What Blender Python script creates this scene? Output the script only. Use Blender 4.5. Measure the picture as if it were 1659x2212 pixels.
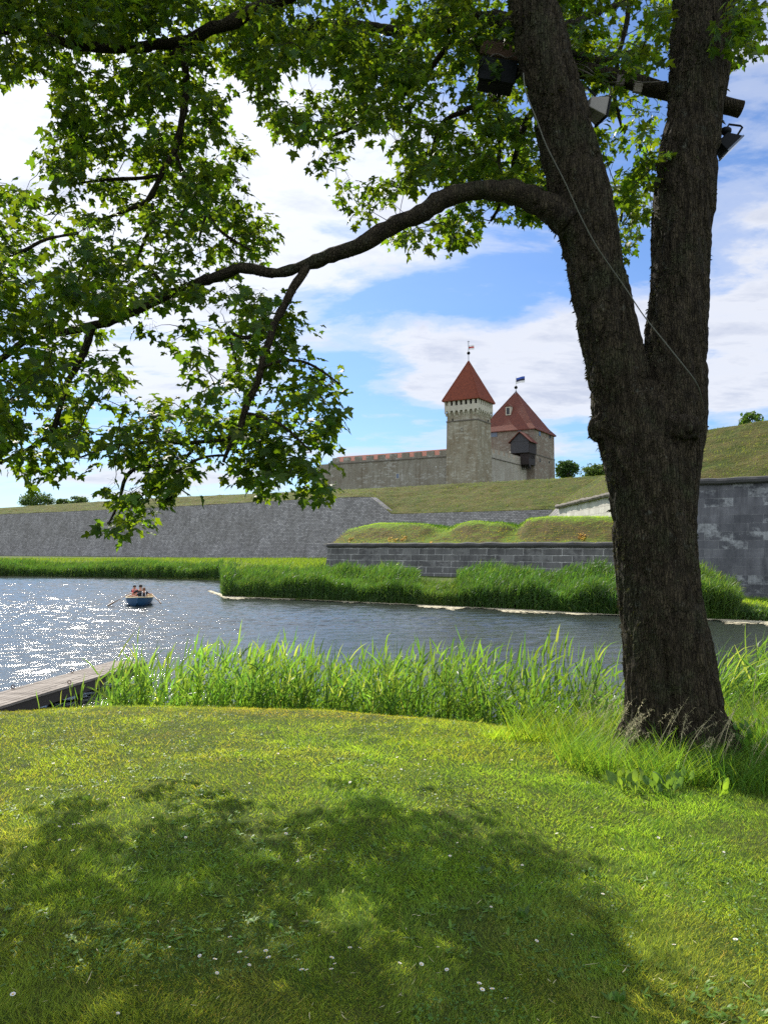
import bpy, bmesh, math, random
import numpy as np
from mathutils import Vector, noise as mnoise
R = math.radians
rng = np.random.default_rng(7); random.seed(7)
sc = bpy.context.scene
for o_ in list(bpy.data.objects): bpy.data.objects.remove(o_)

# ------------------------------------------------------------------ camera
F = 1661.0; CX, CY = 829.5, 1106.0; EYE = 3.3
PITCH = math.atan(77 / F)
cam_d = bpy.data.cameras.new('camera'); cam = bpy.data.objects.new('camera', cam_d)
sc.collection.objects.link(cam); sc.camera = cam
cam.location = (0, 0, EYE); cam.rotation_euler = (math.pi / 2 + PITCH, 0, 0)
cam_d.sensor_fit = 'VERTICAL'; cam_d.sensor_height = 24; cam_d.lens = 24 * F / 2212
cam_d.clip_start = 0.05; cam_d.clip_end = 8000
sc.render.resolution_x, sc.render.resolution_y = 767, 1024
sc.view_settings.view_transform = 'Standard'; sc.view_settings.look = 'None'
sc.view_settings.exposure = 0.8; sc.view_settings.gamma = 1
sc.cycles.use_denoising = False
sc.cycles.max_bounces = 8; sc.cycles.transparent_max_bounces = 8
sc.cycles.transmission_bounces = 6; sc.cycles.diffuse_bounces = 4
sc.cycles.sample_clamp_indirect = 6

def ray(x, y):
    a = (x - CX) / F; b = -(y - CY) / F; c, s = math.cos(PITCH), math.sin(PITCH)
    return Vector((a, c - b * s, s + b * c))
def A(x, y, Y):
    d = ray(x, y); return Vector((0, 0, EYE)) + d * (Y / d.y)
def G(x, y, z):
    d = ray(x, y); return Vector((0, 0, EYE)) + d * ((z - EYE) / d.z)
def Zat(y, Y, x=830): return A(x, y, Y).z
def PX(n):      # world points (N,3) -> picture coordinates, for choosing what grows where
    n = np.asarray(n, float); c, s = math.cos(PITCH), math.sin(PITCH)
    dz = n[:, 2] - EYE; dep = n[:, 1] * c + dz * s; up = -n[:, 1] * s + dz * c
    return CX + F * n[:, 0] / dep, CY - F * up / dep

# ------------------------------------------------------------------ sun + sky
SUN_AZ, SUN_EL = R(-24), R(42)            # azimuth from the view direction, negative = left
sd = Vector((math.sin(SUN_AZ) * math.cos(SUN_EL), math.cos(SUN_AZ) * math.cos(SUN_EL), math.sin(SUN_EL)))
sl = bpy.data.lights.new('sun', 'SUN'); sl.energy = 5.0; sl.angle = R(0.53); sl.color = (1, .94, .84)
so = bpy.data.objects.new('sun', sl); sc.collection.objects.link(so)
so.rotation_euler = sd.to_track_quat('Z', 'Y').to_euler(); so.location = (-20, 30, 40)

class NT:
    def __init__(s, tree): s.t = tree
    def n(s, typ, ins=None, **props):
        nd = s.t.nodes.new(typ)
        for k, v in props.items(): setattr(nd, k, v)
        for k, v in (ins or {}).items():
            sock = nd.inputs[k]
            if isinstance(v, bpy.types.NodeSocket): s.t.links.new(v, sock)
            elif isinstance(v, bpy.types.Node): s.t.links.new(v.outputs[0], sock)
            else: sock.default_value = v
        return nd
    def m(s, op, a, b=0.0, c=None, clamp=False):
        ins = {0: a, 1: b}
        if c is not None: ins[2] = c
        return s.n('ShaderNodeMath', ins, operation=op, use_clamp=clamp).outputs[0]
    def mix(s, f, a, b, typ='MIX'):
        nd = s.n('ShaderNodeMix', data_type='RGBA', blend_type=typ)
        for i, v in ((0, f), (6, a), (7, b)):
            if isinstance(v, bpy.types.NodeSocket): s.t.links.new(v, nd.inputs[i])
            else: nd.inputs[i].default_value = (v if i == 0 or len(v) == 4 else (*v, 1))
        return nd.outputs[2]
    def ramp(s, f, stops, interp='LINEAR'):
        nd = s.n('ShaderNodeValToRGB', {0: f}); cr = nd.color_ramp; cr.interpolation = interp
        while len(cr.elements) < len(stops): cr.elements.new(0.5)
        for e, (p, c) in zip(cr.elements, stops):
            e.position = p; e.color = (c, c, c, 1) if isinstance(c, (int, float)) else (*c, 1)
        return nd.outputs[0]
    def noise(s, vec, scale, detail=4, rough=.55, dist=0, out=0):
        ins = {'Scale': scale, 'Detail': detail, 'Roughness': rough, 'Distortion': dist}
        if vec is not None: ins['Vector'] = vec
        return s.n('ShaderNodeTexNoise', ins).outputs[out]
    def scale(s, vec, sx, sy, sz):
        return s.n('ShaderNodeMapping', {0: vec, 3: (sx, sy, sz)}).outputs[0]

W = bpy.data.worlds.new('World'); sc.world = W; W.use_nodes = True
wt = NT(W.node_tree); W.node_tree.nodes.clear()
sky = wt.n('ShaderNodeTexSky', sky_type='NISHITA', sun_disc=False, sun_elevation=SUN_EL, sun_rotation=SUN_AZ,
           air_density=1.0, dust_density=0.6, ozone_density=2.2, altitude=0)
tc = wt.n('ShaderNodeTexCoord').outputs['Generated']
sx = wt.n('ShaderNodeSeparateXYZ', {0: tc})
az = wt.m('ARCTAN2', sx.outputs[0], sx.outputs[1]); el = wt.m('ARCSINE', sx.outputs[2])
zz = wt.m('ADD', wt.m('MAXIMUM', sx.outputs[2], 0.0), 0.16)
plane = wt.n('ShaderNodeCombineXYZ', {0: wt.m('DIVIDE', sx.outputs[0], zz), 1: wt.m('DIVIDE', sx.outputs[1], zz)}).outputs[0]
dist = wt.noise(plane, 1.1, 5, .6, out=1)
nz = wt.noise(wt.scale(plane, .95, 1.3, 1), 1.6, 10, .60, .3)
nz2 = wt.noise(wt.scale(plane, .8, 1.3, 1), 4.5, 8, .62, .3)
pae = wt.n('ShaderNodeCombineXYZ', {0: az, 1: el}).outputs[0]
pae = wt.n('ShaderNodeVectorMath', {0: pae, 1: wt.n('ShaderNodeVectorMath', {0: wt.n('ShaderNodeVectorMath', {0: dist, 1: (.5, .5, .5)}, operation='SUBTRACT').outputs[0], 1: (.16, .07, 0)}, operation='MULTIPLY').outputs[0]}, operation='ADD').outputs[0]
clouds = [  # picture x, y, radius x, radius y, weight
    (120, 350, 460, 350, 1.25), (650, 330, 440, 200, .85), (430, 720, 300, 95, .62), (330, 820, 280, 75, .5),
    (1060, 780, 250, 95, 1.1), (1250, 790, 240, 130, 1.1), (930, 835, 170, 38, .6), (1640, 720, 230, 150, .85),
    (1480, 860, 300, 60, .5), (680, 610, 110, 36, .55), (860, 545, 330, 30, .45), (560, 1010, 420, 45, .62), (130, 1040, 420, 40, .75),
    (1250, 985, 330, 30, .55), (1620, 380, 120, 330, .42), (1600, 80, 170, 130, .5), (1340, 400, 150, 170, .35), (1000, 470, 330, 60, .3), (980, 950, 260, 14, .4)]
tot = None
for (x, y, rx, ry, w) in clouds:
    d = ray(x, y).normalized(); a0, e0 = math.atan2(d.x, d.y), math.asin(d.z)
    v = wt.n('ShaderNodeVectorMath', {0: pae, 1: (a0, e0, 0)}, operation='SUBTRACT').outputs[0]
    v = wt.n('ShaderNodeVectorMath', {0: v, 1: (F / rx, F / ry, 0)}, operation='MULTIPLY').outputs[0]
    v = wt.n('ShaderNodeVectorMath', {0: v, 1: v}, operation='DOT_PRODUCT').outputs[1]
    g = wt.m('MULTIPLY', wt.m('POWER', 2.718, wt.m('MULTIPLY', v, -1.1)), w)
    tot = g if tot is None else wt.m('ADD', tot, g)
facing = wt.ramp(wt.m('DIVIDE', wt.m('ABSOLUTE', az), 3.1416), [(.26, 0), (.5, 1)])     # unseen clouds behind the camera, added bright to fill walls, trunk and leaves
back = wt.m('MULTIPLY', facing, .85)
tot = wt.m('ADD', tot, back)
dens = wt.m('ADD', wt.m('MULTIPLY', tot, .95), wt.m('ADD', wt.m('MULTIPLY', wt.m('SUBTRACT', nz, .52), 2.6), wt.m('MULTIPLY', wt.m('SUBTRACT', nz2, .5), 1.1)))
cov = wt.ramp(dens, [(.2, 0.03), (.5, .45), (.85, 1)], 'EASE')
cshade = wt.ramp(wt.m('ADD', wt.m('MULTIPLY', nz2, .75), wt.m('ADD', wt.m('MULTIPLY', nz, .35), wt.m('MULTIPLY', dens, .12))), [(.40, (3.5, 3.85, 4.7)), (.56, (4.9, 5.1, 5.65)), (.68, (5.0, 5.15, 5.6)), (.86, (3.7, 3.95, 4.7))])
skyc = wt.mix(1.0, sky.outputs[0], (.47, .63, .85), 'MULTIPLY')
cshade = wt.n('ShaderNodeVectorMath', {0: cshade, 'Scale': wt.m('ADD', wt.m('MULTIPLY', facing, .75), 1.0)}, operation='SCALE').outputs[0]  # added fill: the unseen clouds behind the camera made brighter
near_sun = wt.ramp(wt.n('ShaderNodeVectorMath', {0: tc, 1: tuple(sd)}, operation='DOT_PRODUCT').outputs[1], [(.80, 0), (.99, 1)])      # clouds near the sun glow through
cshade = wt.n('ShaderNodeVectorMath', {0: cshade, 'Scale': wt.m('ADD', wt.m('MULTIPLY', near_sun, .3), 1.0)}, operation='SCALE').outputs[0]
col = wt.mix(wt.m('MULTIPLY', cov, .93), skyc, cshade)
bg = wt.n('ShaderNodeBackground', {0: col, 1: .1})
wt.n('ShaderNodeOutputWorld', {0: bg.outputs[0]})

# ------------------------------------------------------------------ helpers
def tag(o, label=None, cat=None, group=None, kind=None):
    if label: o['label'] = label
    if cat: o['category'] = cat
    if group: o['group'] = group
    if kind: o['kind'] = kind
    return o
def link(o, parent=None):
    sc.collection.objects.link(o)
    if parent is not None: o.parent = parent
    return o
def thing(name, label, cat, loc=(0, 0, 0), group=None):
    return tag(link_at(bpy.data.objects.new(name, None), loc), label, cat, group)
def link_at(o, loc):
    link(o); o.location = loc; o.empty_display_size = .2; return o
class MB:
    def __init__(s): s.v = []; s.f = []
    def add(s, vs, fs):
        b = len(s.v); s.v += [Vector(v) for v in vs]; s.f += [tuple(b + i for i in f) for f in fs]; return s
    def box(s, o, e1, e2, a0, a1, b0, b1, z0, z1, z0b=None, z1b=None):
        o, e1, e2 = Vector(o), Vector(e1), Vector(e2)
        P = lambda a, b, z: Vector(((o + e1 * a + e2 * b).x, (o + e1 * a + e2 * b).y, z))
        vs = [P(a0, b0, z0), P(a1, b0, z0), P(a1, b1, z0), P(a0, b1, z0), P(a0, b0, z1), P(a1, b0, z1), P(a1, b1, z1), P(a0, b1, z1)]
        fs = [(0, 1, 2, 3), (4, 7, 6, 5), (0, 4, 5, 1), (1, 5, 6, 2), (2, 6, 7, 3), (3, 7, 4, 0)]
        if e1.cross(e2).z > 0: fs = [f[::-1] for f in fs]
        return s.add(vs, fs)
    def prism(s, pts, ext):     # polygon pts (3-D) extruded by vector ext
        n = len(pts); ext = Vector(ext); vs = [Vector(p) for p in pts] + [Vector(p) + ext for p in pts]
        return s.add(vs, [tuple(range(n)), tuple(range(2 * n - 1, n - 1, -1))] + [(i, i + n, (i + 1) % n + n, (i + 1) % n) for i in range(n)])
    def tube(s, pts, rad, k=8, cap=True, jit=0):
        pts = [Vector(p) for p in pts]; rad = [rad] * len(pts) if isinstance(rad, (int, float)) else rad
        vs = []; ref = Vector((0, 0, 1))
        t0 = (pts[1] - pts[0]).normalized(); u = t0.orthogonal().normalized()
        for i, p in enumerate(pts):
            t = (pts[min(i + 1, len(pts) - 1)] - pts[max(i - 1, 0)]).normalized()
            u = (u - t * u.dot(t)).normalized(); w = t.cross(u)
            for j in range(k):
                a = 2 * math.pi * j / k; r = rad[i] * (1 + (random.uniform(-jit, jit) if jit else 0))
                vs.append(p + (u * math.cos(a) + w * math.sin(a)) * r)
        fs = [(i * k + j, i * k + (j + 1) % k, (i + 1) * k + (j + 1) % k, (i + 1) * k + j) for i in range(len(pts) - 1) for j in range(k)]
        if cap: fs += [tuple(range(k - 1, -1, -1)), tuple((len(pts) - 1) * k + j for j in range(k))]
        return s.add(vs, fs)
    def ball(s, c, r, seg=10, rings=6, sc_=(1, 1, 1)):
        c = Vector(c); vs = []; fs = []
        for i in range(rings + 1):
            th = math.pi * i / rings
            for j in range(seg):
                ph = 2 * math.pi * j / seg
                vs.append(c + Vector((math.sin(th) * math.cos(ph) * sc_[0], math.sin(th) * math.sin(ph) * sc_[1], math.cos(th) * sc_[2])) * r)
        for i in range(rings):
            for j in range(seg): fs.append((i * seg + j, (i + 1) * seg + j, (i + 1) * seg + (j + 1) % seg, i * seg + (j + 1) % seg))
        return s.add(vs, fs)
    def build(s, name, mat, parent=None, smooth=False, uv=True, off=(0, 0)):
        loc = Vector(parent.matrix_world.translation) if parent is not None and parent.parent else (Vector(parent.location) if parent is not None else Vector((0, 0, 0)))
        if parent is not None and parent.parent is not None: loc = Vector(parent.parent.location) + Vector(parent.location)
        me = bpy.data.meshes.new(name); me.from_pydata([v - loc for v in s.v], [], s.f); me.update()
        bm = bmesh.new(); bm.from_mesh(me); bmesh.ops.recalc_face_normals(bm, faces=bm.faces)
        if uv:
            L = bm.loops.layers.uv.new('UVMap')
            for f in bm.faces:
                n = f.normal; u = Vector((0, 0, 1)).cross(n)
                u = Vector((1, 0, 0)) if u.length < .05 else u.normalized(); w = n.cross(u)
                for l in f.loops:
                    p = l.vert.co + loc; l[L].uv = (p.dot(u) + off[0], p.dot(w) + off[1])
        bm.to_mesh(me); bm.free()
        if smooth:
            me.polygons.foreach_set('use_smooth', [True] * len(me.polygons))
        if mat: me.materials.append(mat)
        return link(bpy.data.objects.new(name, me), parent)

def np_mesh(name, verts, faces, mat, parent=None, col=None, smooth=False):
    """verts (N,3); faces (M,3|4) arrays or list of arrays; col (N,3) point colours"""
    if not isinstance(faces, list): faces = [faces]
    if parent is not None: verts = np.asarray(verts) - np.array(parent.location)
    me = bpy.data.meshes.new(name); verts = np.ascontiguousarray(verts, np.float32)
    me.vertices.add(len(verts)); me.vertices.foreach_set('co', verts.ravel())
    idx = np.concatenate([f.ravel() for f in faces]).astype(np.int32)
    tot = np.concatenate([np.full(len(f), f.shape[1]) for f in faces]).astype(np.int32)
    st = np.concatenate([[0], np.cumsum(tot)[:-1]]).astype(np.int32)
    me.loops.add(len(idx)); me.loops.foreach_set('vertex_index', idx)
    me.polygons.add(len(tot)); me.polygons.foreach_set('loop_start', st); me.polygons.foreach_set('loop_total', tot)
    if smooth: me.polygons.foreach_set('use_smooth', np.ones(len(tot), bool))
    if col is not None:
        a = me.color_attributes.new('tint', 'FLOAT_COLOR', 'POINT')
        a.data.foreach_set('color', np.concatenate([col, np.ones((len(col), 1))], 1).astype(np.float32).ravel())
    me.update(calc_edges=True); me.validate()
    me.materials.append(mat)
    return link(bpy.data.objects.new(name, me), parent)

def ribbons(base, d0, g, L, w, n=3, taper=1.5, side=None, root=.6):
    """curved blades: base (N,3), unit start direction d0, droop g (N,3), length L, width w -> verts, quads"""
    N = len(base); t = np.linspace(0, 1, n + 1)
    P = base[:, None] + L[:, None, None] * (d0[:, None] * t[None, :, None] + g[:, None] * (t ** 2)[None, :, None])
    if side is None:
        a = rng.uniform(0, np.pi, N); side = np.stack([np.cos(a), np.sin(a) * .6, np.zeros(N)], 1)
    wt_ = np.clip(np.minimum(root + t * 2.2, 1) * (1 - t ** taper), .04, 1)
    off = side[:, None] * (w[:, None] * .5)[..., None] * wt_[None, :, None]
    V = np.stack([P - off, P + off], 2).reshape(-1, 3)
    b = (np.arange(N) * (n + 1) * 2)[:, None] + (np.arange(n) * 2)[None]
    q = np.stack([b, b + 1, b + 3, b + 2], -1).reshape(-1, 4)
    return V, q, np.repeat(np.arange(N), (n + 1) * 2), np.tile(np.repeat(t, 2), N)
def unit(v): return v / np.maximum(np.linalg.norm(v, axis=1, keepdims=True), 1e-9)
def in_poly(x, y, poly):
    r = np.zeros(len(x), bool); n = len(poly); j = n - 1
    for i in range(n):
        xi, yi = poly[i]; xj, yj = poly[j]
        c = ((yi > y) != (yj > y)) & (x < (xj - xi) * (y - yi) / ((yj - yi) or 1e-9) + xi)
        r ^= c; j = i
    return r
def vnoise(x, y, s=1.0, seed=0):    # smooth value noise
    x = x / s + seed * 17.3; y = y / s + seed * 5.1
    xi, yi = np.floor(x).astype(int), np.floor(y).astype(int); fx, fy = x - xi, y - yi
    fx = fx * fx * (3 - 2 * fx); fy = fy * fy * (3 - 2 * fy)
    h = lambda a, b: (np.sin(a * 127.1 + b * 311.7 + seed) * 43758.5453) % 1.0
    return (h(xi, yi) * (1 - fx) + h(xi + 1, yi) * fx) * (1 - fy) + (h(xi, yi + 1) * (1 - fx) + h(xi + 1, yi + 1) * fx) * fy

# ------------------------------------------------------------------ materials
def new_mat(name):
    m = bpy.data.materials.new(name); m.use_nodes = True; m.node_tree.nodes.clear(); return m, NT(m.node_tree)
def finish(nt, bsdf): nt.n('ShaderNodeOutputMaterial', {0: bsdf.outputs[0]})
def plain(name, c, rough=.7, metal=0, var=.25, scale=6, bump=.0, spec=.5):
    m, t = new_mat(name); co = t.n('ShaderNodeTexCoord').outputs['Object']
    nzv = t.noise(co, scale, 5)
    cc = t.mix(nzv, tuple(x * (1 - var) for x in c), tuple(min(1, x * (1 + var)) for x in c))
    ins = {'Base Color': cc, 'Roughness': rough, 'Metallic': metal, 'Specular IOR Level': spec}
    if bump: ins['Normal'] = t.n('ShaderNodeBump', {'Height': t.noise(co, scale * 5, 5), 'Strength': bump, 'Distance': .02}).outputs[0]
    finish(t, t.n('ShaderNodeBsdfPrincipled', ins)); return m
def leafy(name, c, tc_, trans=.45, rough=.5, spec=.3, tint=True, var=.3, nscale=.6, tipc=None):
    """thin leaves: diffuse + translucent, colour varies leaf by leaf through the 'tint' attribute"""
    m, t = new_mat(name); geo = t.n('ShaderNodeNewGeometry')
    at = t.n('ShaderNodeAttribute', attribute_name='tint').outputs[0]
    co = t.n('ShaderNodeTexCoord').outputs['Object']
    pn = t.m('ADD', t.m('MULTIPLY', t.noise(co, nscale, 4), 2 * var), 1 - var)
    def shade(c):
        k = t.mix(1, c, pn, 'MULTIPLY')
        return t.mix(1, k, at, 'MULTIPLY') if tint else k
    p = t.n('ShaderNodeBsdfPrincipled', {'Base Color': shade(c), 'Roughness': rough, 'Specular IOR Level': spec})
    tr = t.n('ShaderNodeBsdfTranslucent', {0: shade(tc_)})
    finish(t, t.n('ShaderNodeMixShader', {0: trans, 1: p.outputs[0], 2: tr.outputs[0]})); return m
def stone(name, c1, c2, mortar, bw, bh, msize=.012, stain=(.10, .095, .085), stainamt=.5, rough=.9, bump=.5, mort_dark=True, blot=.25, squash=1, lights=None, sscale=.12, offset=.5):
    m, t = new_mat(name); uv = t.n('ShaderNodeTexCoord').outputs['UV']; co = t.n('ShaderNodeTexCoord').outputs['Object']
    wob = t.n('ShaderNodeVectorMath', {0: uv, 1: t.n('ShaderNodeVectorMath', {0: t.noise(co, 1.7, 3, out=1), 1: (bh * .22,) * 3}, operation='MULTIPLY').outputs[0]}, operation='ADD').outputs[0]
    br = t.n('ShaderNodeTexBrick', {'Vector': wob, 'Color1': (*c1, 1), 'Color2': (*c2, 1), 'Mortar': (*mortar, 1), 'Scale': 1.0, 'Mortar Size': msize, 'Mortar Smooth': .3, 'Bias': 0.0, 'Brick Width': bw, 'Row Height': bh}, offset=offset, squash=squash)
    n1 = t.noise(co, sscale * 2.2, 6, .6); n2 = t.noise(t.scale(co, 1, 1, .35), sscale * 7, 6, .65); n3 = t.noise(co, 2.5, 6, .7)
    st = t.ramp(t.m('ADD', t.m('MULTIPLY', n1, .6), t.m('MULTIPLY', n2, .4)), [(.38, 0), (.62, 1)])
    cc = t.mix(t.m('MULTIPLY', st, stainamt), br.outputs[0], stain)
    cc = t.mix(t.m('MULTIPLY', t.ramp(n3, [(.35, 1), (.55, 0)]), blot), cc, tuple(x * .55 for x in c1))
    if lights:
        b2 = t.n('ShaderNodeTexBrick', {'Vector': wob, 'Color1': (0, 0, 0, 1), 'Color2': (1, 1, 1, 1), 'Mortar': (.5, .5, .5, 1), 'Scale': 1.0, 'Mortar Size': 0.0, 'Bias': 0.0, 'Brick Width': bw, 'Row Height': bh}, offset=offset, squash=squash).outputs[0]
        lm = t.ramp(t.m('ADD', t.m('MULTIPLY', t.noise(t.scale(co, 1, 1, 1.6), sscale * 2.2, 5, .7), .62), t.m('ADD', t.m('MULTIPLY', b2, .26), t.m('MULTIPLY', t.noise(co, 5, 5, .7), .12))), [(.57, 0), (.63, 1)])
        cc = t.mix(t.m('MULTIPLY', lm, .75), cc, lights)
    stk = t.ramp(t.noise(t.scale(co, 1, 1, .09), 1.6, 6, .65), [(.48, 0), (.66, 1)])      # rain streaks running down
    cc = t.mix(t.m('MULTIPLY', stk, stainamt * .6), cc, tuple(x * .7 for x in stain))
    hgt = t.m('ADD', t.m('MULTIPLY', br.outputs[1], -1.0), t.m('MULTIPLY', n3, .8))
    b = t.n('ShaderNodeBump', {'Height': hgt, 'Strength': bump, 'Distance': .05})
    finish(t, t.n('ShaderNodeBsdfPrincipled', {'Base Color': cc, 'Roughness': rough, 'Specular IOR Level': .2, 'Normal': b.outputs[0]})); return m
def turf(name, green, dry, scale=.5, mixlo=.42, mixhi=.62, topgreen=None, bumpd=.12, tlo=.8, thi=.93):
    m, t = new_mat(name); co = t.n('ShaderNodeTexCoord').outputs['Object']
    n1 = t.noise(t.scale(co, 1, 1, 2.2), scale, 8, .68); n2 = t.noise(t.scale(co, 1, 1, 2.5), scale * 5, 8, .7); n3 = t.noise(co, scale * 26, 4, .7)
    f = t.ramp(t.m('ADD', t.m('MULTIPLY', n1, .5), t.m('MULTIPLY', n2, .5)), [(mixlo, 0), (mixhi, 1)])
    cc = t.mix(f, green, dry)
    if topgreen:
        nzn = t.n('ShaderNodeSeparateXYZ', {0: t.n('ShaderNodeNewGeometry').outputs['True Normal']}).outputs[2]
        cc = t.mix(t.ramp(t.m('ADD', nzn, t.m('MULTIPLY', t.m('SUBTRACT', n2, .5), .25)), [(tlo, 0), (thi, 1)]), cc, topgreen)
    cc = t.mix(t.ramp(n3, [(.3, .55), (.6, 0)]), cc, tuple(x * .35 for x in green))
    b = t.n('ShaderNodeBump', {'Height': t.m('ADD', n2, t.m('MULTIPLY', n3, .5)), 'Strength': .8, 'Distance': bumpd})
    p = t.n('ShaderNodeBsdfPrincipled', {'Base Color': cc, 'Roughness': .9, 'Specular IOR Level': .1, 'Normal': b.outputs[0], 'Sheen Weight': 0})
    finish(t, p); return m

M = {}
M['lawn'] = turf('lawn_soil', (.055, .10, .012), (.085, .095, .022), 1.5)
M['bank'] = turf('bank_turf', (.06, .085, .014), (.125, .105, .032), .3, .42, .58, topgreen=(.10, .13, .02), bumpd=.5, tlo=.962, thi=.99)
M['bank2'] = turf('mound_turf', (.06, .08, .014), (.13, .095, .04), .6, .40, .56, topgreen=(.12, .19, .018), bumpd=.2, tlo=.80, thi=.93)
M['grass'] = leafy('grass_blades', (.165, .285, .038), (.46, .60, .045), .5, .5, .2)
M['reed'] = leafy('reed_leaves', (.075, .15, .028), (.24, .42, .035), .42, .45, .35)
M['reedfar'] = leafy('reed_leaves_far', (.045, .095, .018), (.14, .26, .022), .33, .5, .35)
M['leaf'] = leafy('maple_leaves', (.015, .040, .008), (.24, .40, .013), .37, .5, .18)
M['treeleaf'] = leafy('tree_leaves', (.05, .09, .025), (.12, .2, .03), .3, .6, .2)
M['rubble'] = stone('rubble_masonry', (.52, .50, .48), (.24, .23, .225), (.12, .12, .12), .62, .27, .035, (.13, .12, .105), .6, blot=.8, bump=.9, sscale=.1)
M['ashlar'] = stone('dark_ashlar', (.19, .19, .18), (.10, .098, .092), (.62, .62, .58), 1.45, .47, .022, (.06, .06, .062), .75, blot=.6, bump=.3, sscale=.25, lights=(.2, .2, .19))
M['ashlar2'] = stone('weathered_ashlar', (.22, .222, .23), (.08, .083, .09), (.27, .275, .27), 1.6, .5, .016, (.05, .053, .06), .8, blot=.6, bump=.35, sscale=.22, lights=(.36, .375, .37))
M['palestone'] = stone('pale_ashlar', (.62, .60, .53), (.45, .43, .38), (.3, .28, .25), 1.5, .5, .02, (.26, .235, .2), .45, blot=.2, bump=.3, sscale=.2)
M['castle'] = stone('castle_limestone', (.40, .37, .28), (.30, .275, .20), (.23, .21, .16), .95, .36, .03, (.19, .145, .085), .85, blot=.5, bump=.4, sscale=.14, lights=(.42, .40, .32))
M['castle2'] = stone('castle_wall_stone', (.34, .325, .265), (.28, .265, .21), (.23, .21, .17), .8, .3, .03, (.18, .145, .10), .9, blot=.5, bump=.4, sscale=.07, lights=(.40, .39, .34))
M['castle3'] = stone('pale_castle_stone', (.48, .46, .39), (.37, .35, .29), (.28, .26, .22), .8, .3, .03, (.24, .20, .15), .6, blot=.35, bump=.4, sscale=.1)
M['keep'] = stone('keep_stone', (.30, .265, .21), (.2, .165, .125), (.17, .15, .12), .9, .34, .03, (.17, .115, .085), .65, blot=.35, bump=.4, sscale=.08, lights=(.34, .33, .28))
M['pale'] = plain('pale_limestone', (.46, .43, .34), .85, var=.3, scale=1.5, bump=.3)
M['cordon'] = plain('cordon_stone', (.055, .055, .052), .9, var=.6, scale=1.2, bump=.5)
M['cordonpale'] = plain('cordon_weathered', (.11, .095, .075), .9, var=.5, scale=1.2, bump=.5)
M['tile'] = stone('roof_tiles', (.27, .075, .038), (.16, .048, .03), (.12, .035, .02), .28, .34, .03, (.17, .05, .03), .4, blot=.2, bump=.5, sscale=.2)
M['tile2'] = stone('old_roof_tiles', (.21, .068, .042), (.13, .048, .035), (.1, .04, .03), .28, .34, .03, (.14, .06, .045), .5, blot=.25, bump=.5, sscale=.15)
M['lead'] = plain('lead_sheet', (.14, .15, .16), .5, .4)
M['darkwood'] = plain('dark_planks', (.022, .015, .013), .8, var=.4, scale=3, bump=.3)
M['greywood'] = plain('grey_boards', (.045, .046, .05), .8, var=.3, scale=2, bump=.2)
M['void'] = plain('interior_shade', (.02, .017, .015), .9)  # near-black in place of the shade inside openings
M['glass'] = plain('window_glass', (.09, .12, .17), .12, var=.2)
M['white'] = plain('white_paint', (.75, .75, .74), .5, var=.08)
M['black'] = plain('black_metal', (.006, .008, .009), .6, 0, spec=.12)
M['blueflag'] = plain('blue_cloth', (.03, .09, .42), .8, var=.15)
M['blackflag'] = plain('black_cloth', (.02, .02, .05), .8)
M['redcloth'] = plain('red_cloth', (.5, .03, .03), .8)
# ------------------------------------------------------------------ terrain and water
near_px = [(-700, 1552, 1.42), (0, 1548, 1.42), (200, 1531, 1.44), (300, 1526, 1.46), (700, 1534, 1.46), (1000, 1560, 1.46), (1250, 1588, 1.47), (1400, 1592, 1.47), (1700, 1590, 1.47), (2300, 1585, 1.45)]
NE = sorted([(G(x, y, z).x, G(x, y, z).y) for x, y, z in near_px]); NE = [(-60, 9.2)] + NE + [(60, 7)]
NEx, NEy = np.array([p[0] for p in NE]), np.array([p[1] for p in NE])
far_px = [(-300, 1240), (0, 1243.5), (300, 1248), (484, 1254), (480, 1281), (488, 1289), (830, 1303), (1100, 1316), (1340, 1329), (1659, 1343), (2100, 1352)]
FE = sorted([(G(x, y, 0).x, G(x, y, 0).y) for x, y in far_px]); FE = [(-3000, 200), (-150, 125)] + FE + [(90, 28), (3000, 28)]
FEx, FEy = np.array([p[0] for p in FE]), np.array([p[1] for p in FE])
def Enear(X): return np.interp(X, NEx, NEy)
def Efar(X): return np.interp(X, FEx, FEy)
def sm(t): t = np.clip(t, 0, 1); return t * t * (3 - 2 * t)
def Hg(X, Y):
    X, Y = np.asarray(X, float), np.asarray(Y, float)
    s = Enear(X) - Y
    hn = np.where(s > 0, 1.72 - .26 * np.exp(-s / 1.3), 1.46 - .2 * (-s) - .42 * s * s)
    hn = np.maximum(hn, -1.1) + .03 * (vnoise(X, Y, .9, 3) - .5) * sm(s) + .06 * (vnoise(X, Y, 3, 4) - .5) * sm(s)
    q = Y - Efar(X); steep = np.where(X < -18, 9.0, 6.0)
    hf = np.where(q > 0, .12 + .85 * sm(q / steep) + .35 * sm((q - 6) / 22), np.maximum(.12 + .8 * q, -1.1))
    hf = hf - np.where((X > 14), .55 * sm((X - 14) / 6), 0) * sm(q / 4)
    return np.maximum(hn, hf)
def grid_mesh(name, xs, ys, fn, mat, **k):
    X, Y = np.meshgrid(xs, ys); Z = fn(X, Y); V = np.stack([X, Y, Z], -1).reshape(-1, 3)
    nx, ny = len(xs), len(ys); i = (np.arange(ny - 1)[:, None] * nx + np.arange(nx - 1)[None]).ravel()
    return np_mesh(name, V, np.stack([i, i + 1, i + nx + 1, i + nx], 1), mat, smooth=True, **k)
xs = np.unique(np.concatenate([-np.geomspace(60, 3000, 14), np.arange(-60, -9, 1.0), np.arange(-9, 9, .2), np.arange(9, 60, 1.0), np.geomspace(60, 3000, 14)]))
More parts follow.
